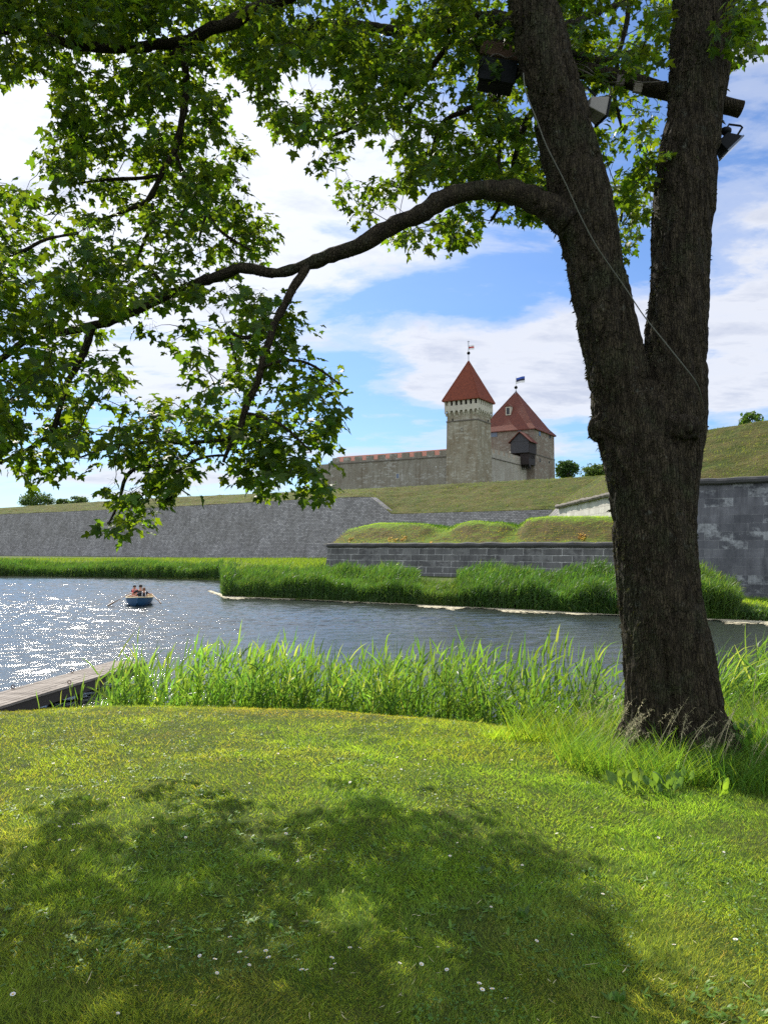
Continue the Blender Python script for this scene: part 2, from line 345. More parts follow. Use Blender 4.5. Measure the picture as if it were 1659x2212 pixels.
ys = np.unique(np.concatenate([-np.geomspace(6, 400, 10), np.arange(-5, 14, .16), np.arange(14, 120, 1.0), np.geomspace(120, 4000, 18)]))
tag(grid_mesh('ground', xs, ys, Hg, M['lawn']), kind='structure')

def make_water():
    m, t = new_mat('moat_water'); co = t.n('ShaderNodeTexCoord').outputs['Object']
    h = t.m('MULTIPLY', t.noise(t.scale(co, 1.0, 1.6, 1), 14, 3, .6, .3), .013)
    b = t.n('ShaderNodeBump', {'Height': h, 'Strength': .8, 'Distance': 1.0})
    p = t.n('ShaderNodeBsdfPrincipled', {'Base Color': (.034, .040, .034, 1), 'Roughness': .085, 'IOR': 1.40, 'Specular IOR Level': .5, 'Normal': b.outputs[0]})
    finish(t, p); return m
M['water'] = make_water()
# one sheet: a finely waved middle that reaches from jetty to far bank, and a coarse surround stitched by distance
wr = np.random.default_rng(11); K = 90
lam = np.exp(wr.uniform(math.log(.15), math.log(1.7), K)); wa = wr.normal(math.pi / 2 + .38, .42, K); ph = wr.uniform(0, 6.28, K)
kv = 2 * np.pi / lam; slope = .0182 * np.where(lam < .9, 1.15, .75)
def wave(X, Y):
    Z = np.zeros(X.shape)
    gust = .62 + .75 * vnoise(X, Y, 7, 31) ** 1.3; calm = (1 - .72 * sm((X - 3) / 9) * sm((Y - 14) / 8)) * (1 - .75 * sm((X + 2) / 5) * sm((14 - Y) / 4)); edge = 1 - .8 * sm((Y - Efar(X) + 5) / 5)
    ampl = gust * calm * edge * (1 + .3 * sm((-X - 3) / 12) * sm((Y - 24) / 10)) * (1 - .35 * sm((14 - Y) / 5))
    for l, a_, p_, k_, s_ in zip(lam, wa, ph, kv, slope):
        Z += s_ / k_ * np.sin(k_ * (X * math.cos(a_) + Y * math.sin(a_)) + p_ + .8 * np.sin(X * .13 + Y * .21 + p_))
    return Z * ampl
yr = [7.5]
while yr[-1] < 84: yr.append(yr[-1] + .035 + .0011 * yr[-1])
yr = np.array(yr); uc = np.linspace(-.62, .62, 560)
Xw = uc[None, :] * (yr[:, None] + 2); Yw = np.repeat(yr[:, None], len(uc), 1); fade = np.minimum(1, np.minimum((84 - Yw) / 4, (.62 - np.abs(uc))[None, :] / .03)).clip(0, 1)
Vw = np.stack([Xw, Yw, wave(Xw, Yw) * fade], -1).reshape(-1, 3); nx = len(uc); i = (np.arange(len(yr) - 1)[:, None] * nx + np.arange(nx - 1)[None]).ravel()
Q1 = np.stack([i, i + 1, i + nx + 1, i + nx], 1); b0 = len(Vw)
# surround: left, right, far, near
yl = yr[::20]; 
def strip(xa, xb, ya, yb):
    global Vw
    k = len(Vw); Vw = np.concatenate([Vw, np.array([(xa[0], ya[0], 0), (xb[0], yb[0], 0), (xb[1], yb[1], 0), (xa[1], ya[1], 0)], float)]); return [k, k + 1, k + 2, k + 3]
e = .62; y0w, y1w = yr[0], yr[-1]; Q2 = []
Q2.append(strip((-3000, -3000), (-e * (y0w + 2), -e * (y1w + 2)), (y0w, y1w), (y0w, y1w))); Q2.append(strip((e * (y0w + 2), e * (y1w + 2)), (3000, 3000), (y0w, y1w), (y0w, y1w)))
Q2.append(strip((-3000, -3000), (3000, 3000), (y1w, 300), (y1w, 300))); Q2.append(strip((-3000, -3000), (3000, 3000), (3, y0w), (3, y0w)))
tag(np_mesh('water', Vw, [Q1, np.array(Q2)], M['water'], smooth=True), kind='structure')

# pale scum of algae drifting against the far reeds
M['algae'] = plain('algae_scum', (.50, .45, .30), .8, var=.35, scale=4)
def algae(label, n, x0, x1, reach):
    """many little rafts of scum, thickest against the reeds"""
    x = rng.uniform(x0, x1, n); fx = np.interp(x, [453, 475, 488, 830, 1100, 1340, 1659, 1800], [1278, 1285, 1289.5, 1304, 1317, 1330, 1344, 1347])
    w_ = reach(x) * (.4 + 1.2 * sm((vnoise(x, x * 0, 44, 3) - .2) / .6)) * (.6 + .8 * vnoise(x, x * 0 + 4, 7, 8)); y = fx - 1.5 + np.abs(rng.normal(0, .6, n)) * w_
    P = np.array([tuple(G(a_, b_, 0)) for a_, b_ in zip(x, y)]); P[:, 2] = rng.uniform(.012, .035, n); r_ = rng.uniform(.04, .12, n); k = 7; ang = np.linspace(0, 2 * np.pi, k, endpoint=False)
    rr = r_[:, None] * rng.uniform(.5, 1.2, (n, k)); V = np.stack([P[:, None, 0] + rr * np.cos(ang) * 1.5, P[:, None, 1] + rr * np.sin(ang), np.repeat(P[:, 2:3], k, 1)], -1).reshape(-1, 3)
    return tag(np_mesh('algae', V, (np.arange(n) * k)[:, None] + np.arange(k)[None], M['algae']), label, 'algae', kind='stuff')
algae('pale algae scum fanning out around the tip of the reed bank', 3600, 453, 660, lambda x: np.interp(x, [453, 500, 560, 660], [4.2, 4.5, 2.2, .9]))
algae('thin pale line of algae along the foot of the long reed bank', 12000, 640, 1350, lambda x: np.interp(x, [640, 760, 1000, 1350], [1.0, 2.2, 2.8, 2.6]))
algae('pale algae patch on dark water right of the tree trunk', 4500, 1480, 1790, lambda x: x * 0 + 3.4)

# ------------------------------------------------------------------ ramparts
def loft(rows, jitter=0):
    """rows: list of equally long point lists"""
    n = len(rows[0]); V = [p for r in rows for p in r]
    return V, [(i * n + j, i * n + j + 1, (i + 1) * n + j + 1, (i + 1) * n + j) for i in range(len(rows) - 1) for j in range(n - 1)]
def resample(pts, step):
    out = [Vector(pts[0])]
    for a, b in zip(pts, pts[1:]):
        a, b = Vector(a), Vector(b); k = max(1, int((b - a).length / step))
        out += [a.lerp(b, i / k) for i in range(1, k + 1)]
    return out
def bank_mesh(name, front, crest, mat, rough=.25, sub=14, inner=None, step=2.0, crown=3, bulge=.0, endclose=True):
    """grass bank from the wall top (front) up to the crest, then a flat walk and the inner slope"""
    k = max(8, int(sum((Vector(b) - Vector(a)).length for a, b in zip(front, front[1:])) / step))
    def along(pts, k):
        pts = [Vector(p) for p in pts]; L = [0]
        for a, b in zip(pts, pts[1:]): L.append(L[-1] + (b - a).length)
        return [Vector(tuple(np.interp(i / k * L[-1], L, [p[c] for p in pts]) for c in range(3))) for i in range(k + 1)]
    # pair front[i] with crest[i] vertex by vertex
    fr, cr = [], []
    for i in range(len(front) - 1):
        a, b, c, d = map(Vector, (front[i], front[i + 1], crest[i], crest[i + 1])); kk = max(1, int((b - a).length / step))
        for j in range(kk): fr.append(a.lerp(b, j / kk)); cr.append(c.lerp(d, j / kk))
    fr.append(Vector(front[-1])); cr.append(Vector(crest[-1]))
    rows = []
    for s in range(sub + 1):
        t = s / sub; row = []
        for a, b in zip(fr, cr):
            p = a.lerp(b, t); amp = rough * (1 if 0 < s else 0.15)
            p.z += bulge * math.sin(math.pi * t) + amp * (mnoise.noise(p * .35) * .45 + mnoise.noise(p * 1.1) * .4 + mnoise.noise(p * 2.6) * .2) * (1 if s < sub else .35)
            row.append(p)
        rows.append(row)
    for dx, dz in ((crown * .3, .12), (crown, .12), (crown + 6, -3), (crown + 14, -5)):
        row = []
        for a, b in zip(fr, cr):
            h = (b - a); h.z = 0; h.normalize(); p = b + h * dx; p.z += dz; row.append(p)
        rows.append(row)
    V, Fc = loft(rows); mb = MB().add(V, Fc)
    o = mb.build(name, mat, smooth=True, uv=False); return o
def cordon(name, pts, r, mat, parent, wob=.03):
    P = []
    for p in resample(pts, .5): P.append(p + Vector((random.uniform(-wob, wob), random.uniform(-wob, wob), random.uniform(-wob, wob))))
    return MB().tube(P, [r * random.uniform(.85, 1.15) for _ in P], 8).build(name, mat, parent, smooth=False)

# long rampart on the far side
Fw = [(-620, 1128, 300), (0, 1111, 192), (343, 1096, 167), (707, 1075.5, 141), (800, 1073, 135), (846, 1110, 133.2), (1205, 1100, 115.5), (1330, 1097, 110), (1500, 1092, 104)]
Cw = [(-620, 1118, 318), (0, 1098, 206), (343, 1076, 181), (707, 1060, 155), (800, 1056, 149), (846, 1053.5, 148), (1205, 1034, 132), (1330, 1026, 127), (1500, 1018, 121)]
front = [A(*p) for p in Fw]; crest = [A(*p) for p in Cw]
o = bank_mesh('rampart_bank', front, crest, M['bank'], .75, 26, step=1.3)
tag(o, kind='structure')
def wall_face(mb, tops, base_z, batter, thick=2.0):
    """battered wall: outer face leans back towards its top; tops in order left to right"""
    n = len(tops); out = []
    for i, p in enumerate(tops):
        p = Vector(p); t = (Vector(tops[min(i + 1, n - 1)]) - Vector(tops[max(i - 1, 0)])); t.z = 0; t.normalize(); nrm = Vector((t.y, -t.x, 0))
        out.append((p, p + nrm * (p.z - base_z) * batter, -nrm))
    for i in range(n - 1):
        (a, ab, an), (b, bb, bn) = out[i], out[i + 1]
        a0, b0 = Vector((ab.x, ab.y, base_z)), Vector((bb.x, bb.y, base_z))
        mb.add([a, b, b0, a0], [(0, 3, 2, 1)])
        mb.add([a + an * thick, b + bn * thick, b, a], [(0, 3, 2, 1)])
    for k in (0, n - 1):
        p, pb, nn = out[k]; b0 = Vector((pb.x, pb.y, base_z)); q = p + nn * thick; mb.add([p, b0, Vector((q.x, q.y, base_z)), q], [(0, 1, 2, 3)])
    return mb
rt = thing('rampart_wall', 'long grey rubble stone rampart wall across the water with grass along its top', 'wall', (front[4].x, front[4].y, 0))
wall_face(MB(), [p + Vector((0, 0, -.05)) for p in resample(front, 12)], -.5, .22).build('masonry', M['rubble'], rt)

def quad_points(o, n, rows=None, maxv=None):
    me = o.data; V = np.empty(len(me.vertices) * 3, np.float32); me.vertices.foreach_get('co', V); V = V.reshape(-1, 3); Fq = np.array([tuple(p.vertices) for p in me.polygons])
    q = V[Fq]; area = np.linalg.norm(np.cross(q[:, 1] - q[:, 0], q[:, 3] - q[:, 0]), axis=1); cx_q, cy_q = PX(q.mean(1)); w = area / np.maximum(q.mean(1)[:, 1], 5) ** 1.2 * ((cx_q > -100) & (cx_q < 1800)); i = rng.choice(len(q), n, p=w / w.sum()); a, b = rng.uniform(0, 1, (n, 1)), rng.uniform(0, 1, (n, 1)); q = q[i]
    return (q[:, 0] * (1 - a) + q[:, 1] * a) * (1 - b) + (q[:, 3] * (1 - a) + q[:, 2] * a) * b
RB = o
# right bastion
zb = 7.35
c0 = Vector((26.2, 128, zb)); c1 = G(1206, 1091, zb); c2 = Vector((16.8, 47.6, zb)); c3 = G(1659, 1029, zb)
dr = (c3 - c2).normalized(); c4 = c2 + dr * 45
bt = thing('bastion_wall', 'tall bastion wall of weathered dark ashlar blocks right of the tree', 'wall', (c2.x, c2.y, 0))
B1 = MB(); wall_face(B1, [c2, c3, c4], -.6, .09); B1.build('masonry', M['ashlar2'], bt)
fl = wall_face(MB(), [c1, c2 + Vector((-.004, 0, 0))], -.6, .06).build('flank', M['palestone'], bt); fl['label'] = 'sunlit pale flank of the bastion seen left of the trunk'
wall_face(MB(), [c0, c1], -.6, .06).build('rear_return', M['rubble'], bt)
cordon('cordon', [c2 + Vector((-.1, -.1, -.15)), c3 + Vector((-.1, -.15, -.15)), c4 + Vector((0, -.1, -.15))], .19, M['cordon'], bt)
cordon('cordon', [c1 + Vector((-.15, 0, -.15)), c2 + Vector((-.15, -.1, -.15))], .19, M['cordonpale'], bt)
k1 = A(1300, 1029, 82); k2 = A(1520, 930, 53.5); k3 = A(1665, 906, 50.5); kd = (k3 - k2).normalized(); kd.z = .0
kk4 = k3 + kd * 45; k0 = k1 + Vector((6, 45, 0))
BB_ = o = bank_mesh('bastion_bank', [c0, c1, c2 + Vector((.1, .1, .02)), c3 + Vector((0, .1, .02)), c4], [k0, k1, k2, k3, kk4], M['bank'], .4, 34, step=.5, crown=5)
tag(o, kind='structure')

# low ashlar outwork with its mounds
zl = Zat(1178, 65)
w1 = G(709, 1177.6, zl) if False else Vector(((709 - CX) / F * 65, 65, zl)); w2 = Vector(((1325 - CX) / F * 51.5, 51.5, zl)); wd = (w2 - w1).normalized()
w3 = w2 + wd * 3.2; wn = Vector((-wd.y, wd.x, 0)); w0 = w1 + wn * 17 + wd * -1
lw = thing('outwork_wall', 'low dark ashlar wall with pale mortar lines behind the reeds left of the trunk', 'wall', (w1.x, w1.y, 0))
wall_face(MB(), [w0, w1, w3], -.4, .12, 1.5).build('masonry', M['ashlar'], lw)
cordon('cordon', [w0, w1 + Vector((0, 0, .0)), w3], .2, M['cordon'], lw)
LW = (w3 - w1).length
ox = np.array([700, 711, 743, 780, 813, 879, 925, 950, 974, 990, 1019, 1081, 1105, 1118, 1130, 1143, 1200, 1328, 1420])
oy = np.array([1176, 1172, 1147, 1137, 1130, 1127, 1128, 1131, 1137, 1131, 1124, 1123.5, 1128, 1134, 1127, 1117, 1114, 1114, 1113])
def mound(X, Y, wx_, t):
    xd = CX + F * X / Y; y = np.interp(xd, ox, oy); H = (1178.5 - y) * Y / F * .89
    prof = sm((t + .1) / 3.4) ** .8
    vx1 = 912 + t * 15; vx2 = 1096 + t * 6
    val = np.exp(-((xd - vx1) / 26) ** 2) + np.exp(-((xd - vx2) / 22) ** 2)
    hollow = np.exp(-((xd - 925) / 45) ** 2 - ((t - 5.6) / 2) ** 2) + np.exp(-((xd - 1075) / 38) ** 2 - ((t - 5.6) / 2) ** 2)
    return (H * prof * (1 - .55 * val * np.clip(1 - t / 5, 0, 1)) - .35 * hollow) * (1 - sm((t - 7) / 9) * 1.2)
u = np.arange(-.2, LW + .1, .22); tt = np.concatenate([np.arange(0, 9, .22), np.linspace(9, 16, 8)])
U, T = np.meshgrid(u, tt); X = w1.x + wd.x * U + wn.x * T; Y = w1.y + wd.y * U + wn.y * T
Zm = zl + .08 + mound(X, Y, U, T) + .1 * (vnoise(X, Y, .8, 2) - .5) + .08 * (vnoise(X, Y, .3, 5) - .5)
nx = len(u); i = (np.arange(len(tt) - 1)[:, None] * nx + np.arange(nx - 1)[None]).ravel()
mo = np_mesh('outwork_mounds', np.stack([X, Y, Zm], -1).reshape(-1, 3), np.stack([i, i + 1, i + nx + 1, i + nx], 1), M['bank2'], smooth=True); tag(mo, kind='structure')
# turf fuzz over mounds and bastion bank edge
def fuzz(name, pts, h, w, label, mat, c=(1, 1, 1), lean=.5, cv=.35):
    N = len(pts); d = unit(np.stack([rng.normal(0, .35, N) + .15, rng.normal(0, .35, N), np.ones(N)], 1)); g = np.stack([rng.normal(.1, lean, N), rng.normal(0, lean, N), -rng.uniform(0, .4, N)], 1) * .5
    V, q, id_, t = ribbons(pts, d, g, h, w, 2, 1.4)
    k = rng.uniform(1 - cv, 1 + cv, N)[:, None] * np.array(c) * np.stack([rng.uniform(.85, 1.25, N), np.ones(N), rng.uniform(.7, 1.1, N)], 1)
    return tag(np_mesh(name, V, q, mat, col=k[id_]), label, 'grass', kind='stuff')
for ob_, nn_, h0_, h1_, w_, lb_ in ((RB, 42000, .12, .42, .07, 'rough tufty grass covering the long rampart bank'), (BB_, 30000, .08, .28, .035, 'rough tufty grass covering the bastion slope')):
    P = quad_points(ob_, nn_); pn = vnoise(P[:, 0] + P[:, 2] * 2, P[:, 1] + P[:, 2], 3.0, 8); pn2 = vnoise(P[:, 0] - P[:, 2] * 3, P[:, 1], .9, 5); P = P[rng.uniform(0, 1, len(P)) < .25 + .9 * pn2]; pn = vnoise(P[:, 0] + P[:, 2] * 2, P[:, 1] + P[:, 2], 3.0, 8)
    N_ = len(P); d = unit(np.stack([rng.normal(0, .5, N_), rng.normal(0, .5, N_) - .3, np.ones(N_)], 1)); g = np.stack([rng.normal(.1, .4, N_), rng.normal(0, .4, N_), -rng.uniform(.2, .7, N_)], 1)
    V, q, id_, t = ribbons(P, d, g, rng.uniform(h0_, h1_, N_), np.full(N_, w_), 2, 1.4)
    c_ = (np.array([[.42, .52, .33]]) * (1 - pn[:, None]) + np.array([[.62, .50, .62]]) * pn[:, None]) * rng.uniform(.55, 1.35, (N_, 1))
    tag(np_mesh('bank_grass', V, q, M['grass'], col=c_[id_]), lb_, 'grass', kind='stuff')
fi = rng.choice(X.size, 26000); P = np.stack([X, Y, Zm], -1).reshape(-1, 3)[fi] + np.column_stack([rng.uniform(-.15, .15, (26000, 2)), np.zeros(26000)])
flat = rng.uniform(0, 1, 26000) < .5
P = P[(P[:, 1] > 0)]; tpar = (P[:, 0] - w1.x) * wn.x + (P[:, 1] - w1.y) * wn.y
greenm = tpar > 2.2
fuzz('bank_grass', P[greenm], rng.uniform(.07, .2, greenm.sum()), np.full(greenm.sum(), .022), 'bright green grass on top of the low mounds', M['grass'], (.85, 1.0, .8))
fuzz('dry_grass', P[~greenm][:7000], rng.uniform(.05, .15, min(7000, (~greenm).sum())), np.full(min(7000, (~greenm).sum()), .02), 'dry brownish grass on the front slope of the low mounds', M['grass'], (1.15, .75, .7))
# weeds in the hollows
H_ = np.concatenate([np.column_stack([rng.normal(925, 28, 2500), rng.normal(5.3, .9, 2500)]), np.column_stack([rng.normal(1085, 24, 2000), rng.normal(5.3, .9, 2000)])])
def mound_pt(xd, t):    # point on the mound from a picture column and depth behind the wall
    k = (xd - CX) / F; bx, by = w1.x + wn.x * t, w1.y + wn.y * t; uu = (k * by - bx) / (wd.x - k * wd.y)
    X_, Y_ = bx + wd.x * uu, by + wd.y * uu; return X_, Y_, zl + .05 + mound(X_, Y_, uu, t)
hx, hy, hz = mound_pt(H_[:, 0], H_[:, 1]); hp = np.column_stack([hx, hy, hz])
fuzz('weeds', hp, rng.uniform(.15, .4, len(hp)), np.full(len(hp), .05), 'darker leafy weeds growing in the hollows behind the mounds', M['reedfar'], (.6, .8, .6))
# yellow stonecrop on the wall edge
M['yellow'] = plain('yellow_petals', (.75, .42, .02), .7, var=.3, scale=30)
def flowers(name, segs, label, per=240, h=.07, spread=.5):
    P = []
    for xa, xb, t0, t1 in segs:
        xd = rng.uniform(xa, xb, per); t = rng.uniform(t0, t1, per); a, b, c = mound_pt(xd, t); P.append(np.column_stack([a, b, c + rng.uniform(.02, .12, per)]))
    P = np.concatenate(P); P = P[vnoise(P[:, 0], P[:, 1], .35, 9) > .42]; N = len(P)
    a = rng.uniform(0, 6.28, N); V = []
    for k in range(5): V.append(P + np.column_stack([np.cos(a + k * 1.257) * .035, np.sin(a + k * 1.257) * .035, rng.uniform(-.02, .02, N)]))
    V = np.stack(V, 1).reshape(-1, 3); b = np.arange(N)[:, None] * 5
    return tag(np_mesh(name, V, b + np.arange(5)[None], M['yellow']), label, 'flowers', kind='stuff')
flowers('yellow_flowers', [(752, 768, .4, 1.2), (838, 878, .3, 1.0), (846, 880, .6, 1.1)], 'yellow flower carpet on the edge of the leftmost mound')
flowers('yellow_flowers', [(1248, 1264, .3, 1.4)], 'small yellow flower patch on the rightmost mound near the trunk', per=160)
flowers('yellow_flowers', [(928, 934, .2, .5)], 'tiny yellow flower tuft above the middle of the low wall', per=60)
# ------------------------------------------------------------------ castle
aa = R(31); E1 = Vector((-math.cos(aa), math.sin(aa), 0)); E2 = Vector((math.sin(aa), math.cos(aa), 0))
def hit(o, e, x):       # distance along e from o at which picture column x is met
    k = (x - CX) / F; return (k * o.y - o.x) / (e.x - k * e.y)
def face_rect(o, e, x0, x1, y0, y1):
    a, b = hit(o, e, x0), hit(o, e, x1); p = o + e * ((a + b) / 2); return min(a, b), max(a, b), Zat(y1, p.y), Zat(y0, p.y)
def window(parent, o, e, n, x0, x1, y0, y1, bars=0, name='window', pane='glass', frame='white', fw=.09, closed=False):
    """frame with a recessed pane on the face o + e*s; n points out of the wall"""
    s0, s1, z0, z1 = face_rect(o, e, x0, x1, y0, y1)
    if closed:
        w = MB().box(o, e, n, s0, s1, -.05, .035, z0, z1).build(name, M[pane], parent)
        return w
    m = MB(); m.box(o, e, n, s0, s0 + fw, -.05, .07, z0, z1); m.box(o, e, n, s1 - fw, s1, -.05, .07, z0, z1)
    m.box(o, e, n, s0 + fw, s1 - fw, -.05, .067, z0, z0 + fw); m.box(o, e, n, s0 + fw, s1 - fw, -.05, .067, z1 - fw, z1)
    for b in range(bars): c = s0 + (s1 - s0) * (b + 1) / (bars + 1); m.box(o, e, n, c - fw * .35, c + fw * .35, -.05, .06, z0 + fw, z1 - fw)
    if bars: c = (z0 + z1) / 2; m.box(o, e, n, s0 + fw, s1 - fw, -.05, .057, c - fw * .35, c + fw * .35)
    w = m.build(name, M[frame], parent)
    MB().box(o, e, n, s0 + fw * .5, s1 - fw * .5, -.04, .02, z0 + fw * .5, z1 - fw * .5).build('pane', M[pane], w)
    return w
def pyramid(name, c, e1, e2, s, z0, z1, mat, parent, flare=0.0, fz=.1, thick=.22, over=0.0):
    """four-sided tiled roof over a square of half side s"""
    rings = [(s + over, z0 - (over * .9)), (s * (1 - fz) - 0 * flare, z0 + (z1 - z0) * (fz - flare)), (.02, z1)] if flare else [(s + over, z0 - over * .9), (.02, z1)]
    P = lambda r, z: [Vector((*(c + e1 * a * r + e2 * b * r).xy, z)) for a, b in ((1, -1), (1, 1), (-1, 1), (-1, -1))]
    V = []; Fc = []
    for r, z in rings: V += P(r, z)
    k = len(rings)
    for i in range(k - 1):
        for j in range(4): Fc.append((i * 4 + j, i * 4 + (j + 1) % 4, (i + 1) * 4 + (j + 1) % 4, (i + 1) * 4 + j))
    b = len(V); V += P(rings[0][0] - .02, rings[0][1] - thick); Fc += [(j, (j + 1) % 4, b + (j + 1) % 4, b + j) for j in range(4)]; Fc.append((b, b + 1, b + 2, b + 3))
    r = MB().add(V, Fc).build(name, mat, parent)
    # ridge tiles along the hips
    for j in range(4):
        m = MB(); pts = [V[i * 4 + j] for i in range(k)]
        m.tube(resample(pts, .6), .13, 6, jit=.12); m.build('hip_tiles', mat, r)
    return r

# --- slender front tower
TY = 185; to = Vector(((1032 - CX) / F * TY, TY, 0)); ts = 8.2
tn1 = -E2; tn2 = -E1                     # outward normals of the left and right faces
T = thing('castle_tower', 'slender square stone tower with arched parapet and steep red pyramid roof', 'tower', (to.x, to.y, 8))
zs = Zat(905.6, TY, 1032); zc = Zat(887, TY, 1032); za = Zat(880.5, TY, 1032); zsil = Zat(871.5, TY, 1032); zl_ = Zat(861.5, TY, 1032); zt = Zat(859.6, TY, 1032)
tw = MB()
def taper_shaft(mb, o, s, z0, z1, t):   # slightly battered shaft
    P = [o - E1 * t - E2 * t, o + E1 * (s + t) - E2 * t, o + E1 * (s + t) + E2 * (s + t), o - E1 * t + E2 * (s + t)]
    Q = [o, o + E1 * s, o + E1 * s + E2 * s, o + E2 * s]
    V = [Vector((p.x, p.y, z0)) for p in P] + [Vector((p.x, p.y, z1)) for p in Q]
    return mb.add(V, [(0, 1, 2, 3), (7, 6, 5, 4)] + [(j, (j + 1) % 4, (j + 1) % 4 + 4, j + 4) for j in range(4)])
taper_shaft(tw, to, ts, 4, zs, .35); shaft = tw.build('shaft', M['castle'], T)
MB().box(to, E1, E2, .06, ts - .06, .06, ts - .06, zs, zc + .4).build('upper_shaft', M['castle'], T, off=(.3, .1))
MB().box(to, E1, E2, -.14, ts + .14, -.14, ts + .14, zs - .12, zs + .16).build('string_course', M['cordonpale'], T)
pj = .42; po = to - E1 * pj - E2 * pj; ps = ts + 2 * pj
faces4 = [(po, E1, E2, tn1), (po, E2, E1, tn2), (po + E1 * ps, E2, -E1, -tn2), (po + E2 * ps, E1, -E2, -tn1)]
band = MB(); pil = MB(); cor = MB(); lin = MB(); nb = 7
for fi_, (o, e, inn, n) in enumerate(faces4):
    s0, s1 = (0, ps) if fi_ in (0, 3) else (.55, ps - .55)
    band.box(o, e, inn, s0, s1, 0, .55, za, zsil); lin.box(o, e, inn, s0, s1, 0, .55, zl_, zt)
    bw_ = ps / nb
    for i in range(nb):
        c = (i + .5) * bw_
        lo, hi = i * bw_, (i + 1) * bw_
        # pillar halves either side of each opening
        ow = bw_ * .25
        a0 = max(lo, s0); a1 = min(hi, s1)
        if c - ow > a0: pil.box(o, e, inn, a0, c - ow, 0.003, .547, zsil, zl_)
        if a1 > c + ow: pil.box(o, e, inn, c + ow, a1, 0.003, .547, zsil, zl_)
        # arched corbel table below: one prism with a round opening
        r = bw_ * .30; P = []
        zb_ = zc; y0 = max(lo, s0); y1 = min(hi, s1)
        P += [(y0, za), (y0, zb_ + .0), (c - r, zb_)]
        for k in range(7): ang = math.pi - math.pi * k / 6; P.append((c + r * math.cos(ang), za - r - .18 + r * math.sin(ang)))
        P += [(c + r, zb_), (y1, zb_), (y1, za)]
        if y0 > c - r or y1 < c + r: continue
        pts = [Vector((*(o + e * a).xy, z)) for a, z in P]
        cor.prism(pts, inn * (pj + .02))
band.build('parapet', M['pale'], T); pil.build('parapet_pillars', M['pale'], T); lin.build('lintel', M['pale'], T)
# corbels taper back to the shaft under the arches
cb = MB()
for fi_, (o, e, inn, n) in enumerate(faces4):
    bw_ = ps / nb
    for i in range(nb + 1):
        c = min(max(i * bw_, .35), ps - .35); a = [o + e * (c - .2), o + e * (c + .2)]
        V = [Vector((*(p + inn * d).xy, z)) for p in a for d, z in ((.004, zc - .002), (pj, zc - .002), (pj, zc - .75))]
        MB().add(V, [(0, 1, 2), (5, 4, 3), (0, 3, 4, 1), (1, 4, 5, 2), (2, 5, 3, 0)]).build('corbel', M['pale'], T)
cor.build('arched_frieze', M['pale'], T)
MB().box(to, E1, E2, .9, ts - .9, .9, ts - .9, za, zt).build('dark_core', M['void'], T)  # block added inside to keep the parapet openings dark
tc_ = to + (E1 + E2) * ts / 2; zap = Zat(779.7, tc_.y, 1012)
pyramid('roof', tc_, E1, E2, ps / 2 + .25, zt + .2, zap, M['tile'], T, over=.22)
MB().tube([(*tc_.xy, zap - 1.6), (*tc_.xy, zap + .1)], [.62, .05], 4).build('roof_cap', M['lead'], T)
tL = to; tR = to
window(T, tL, E1, tn1, 996, 1000.4, 925, 933.2, frame='greywood', fw=.07); window(T, tL, E1, tn1, 994.5, 996.6, 968.6, 975.6, name='slit_window', pane='void', closed=True).location = (0, 0, 0)
window(T, tL, E1, tn1, 977.2, 979.6, 904, 908.4, name='slit_window', pane='void', closed=True)
window(T, tR, E2, tn2, 1055, 1056.6, 906.5, 911, name='slit_window', pane='void', closed=True)

def flag(root, p, w, h, cols, az_, sway):
    """waving cloth in horizontal bands"""
    dx, dy = math.cos(az_), math.sin(az_); nb_ = len(cols)
    for b, c in enumerate(cols):
        m = MB(); V = []; k = 12
        for i in range(k + 1):
            t = i / k
            for zz_ in (b / nb_, (b + 1) / nb_):
                off = math.sin(t * 7 + zz_ * 1.5) * .10 * w * t ** .5
                V.append(Vector(p) + Vector((dx * w * t - dy * off, dy * w * t + dx * off, -h * zz_ + sway * t * (1 - .3 * t) * h)))
        n = len(V); V += [v + Vector((-dy, dx, 0)) * .03 for v in V]
        Fc = [(2 * i, 2 * i + 2, 2 * i + 3, 2 * i + 1) for i in range(k)] + [(n + 2 * i + 1, n + 2 * i + 3, n + 2 * i + 2, n + 2 * i) for i in range(k)]
        Fc += [(0, 1, n + 1, n), (n - 2, 2 * n - 2, 2 * n - 1, n - 1)]
        m.add(V, Fc).build('flag_stripe', M[c], root, smooth=True)
fp = thing('flag_mast', 'thin mast with small white and red flag above the slender tower', 'flag', (tc_.x, tc_.y, zap))
ztop = Zat(736, tc_.y, 1012); zf0 = Zat(746.5, tc_.y, 1012); zb0 = Zat(762.8, tc_.y, 1012)
MB().tube([(*tc_.xy, zap - .3), (*tc_.xy, ztop)], .075, 8).build('mast', M['lead'], fp)
MB().ball((*tc_.xy, zb0), .42, 12, 8).build('ball', M['black'], fp, smooth=True)
MB().box(tc_, Vector((1, 0, 0)), Vector((0, 1, 0)), -.3, .3, -.04, .04, ztop - .3, ztop - .2).build('finial', M['lead'], fp)
fl_ = bpy.data.objects.new('flag_cloth', None); link(fl_, fp)
flag(fl_, (tc_.x + .08, tc_.y, zf0), 1.3, 1.1, ['white', 'redcloth', 'white'], -.25, .12)

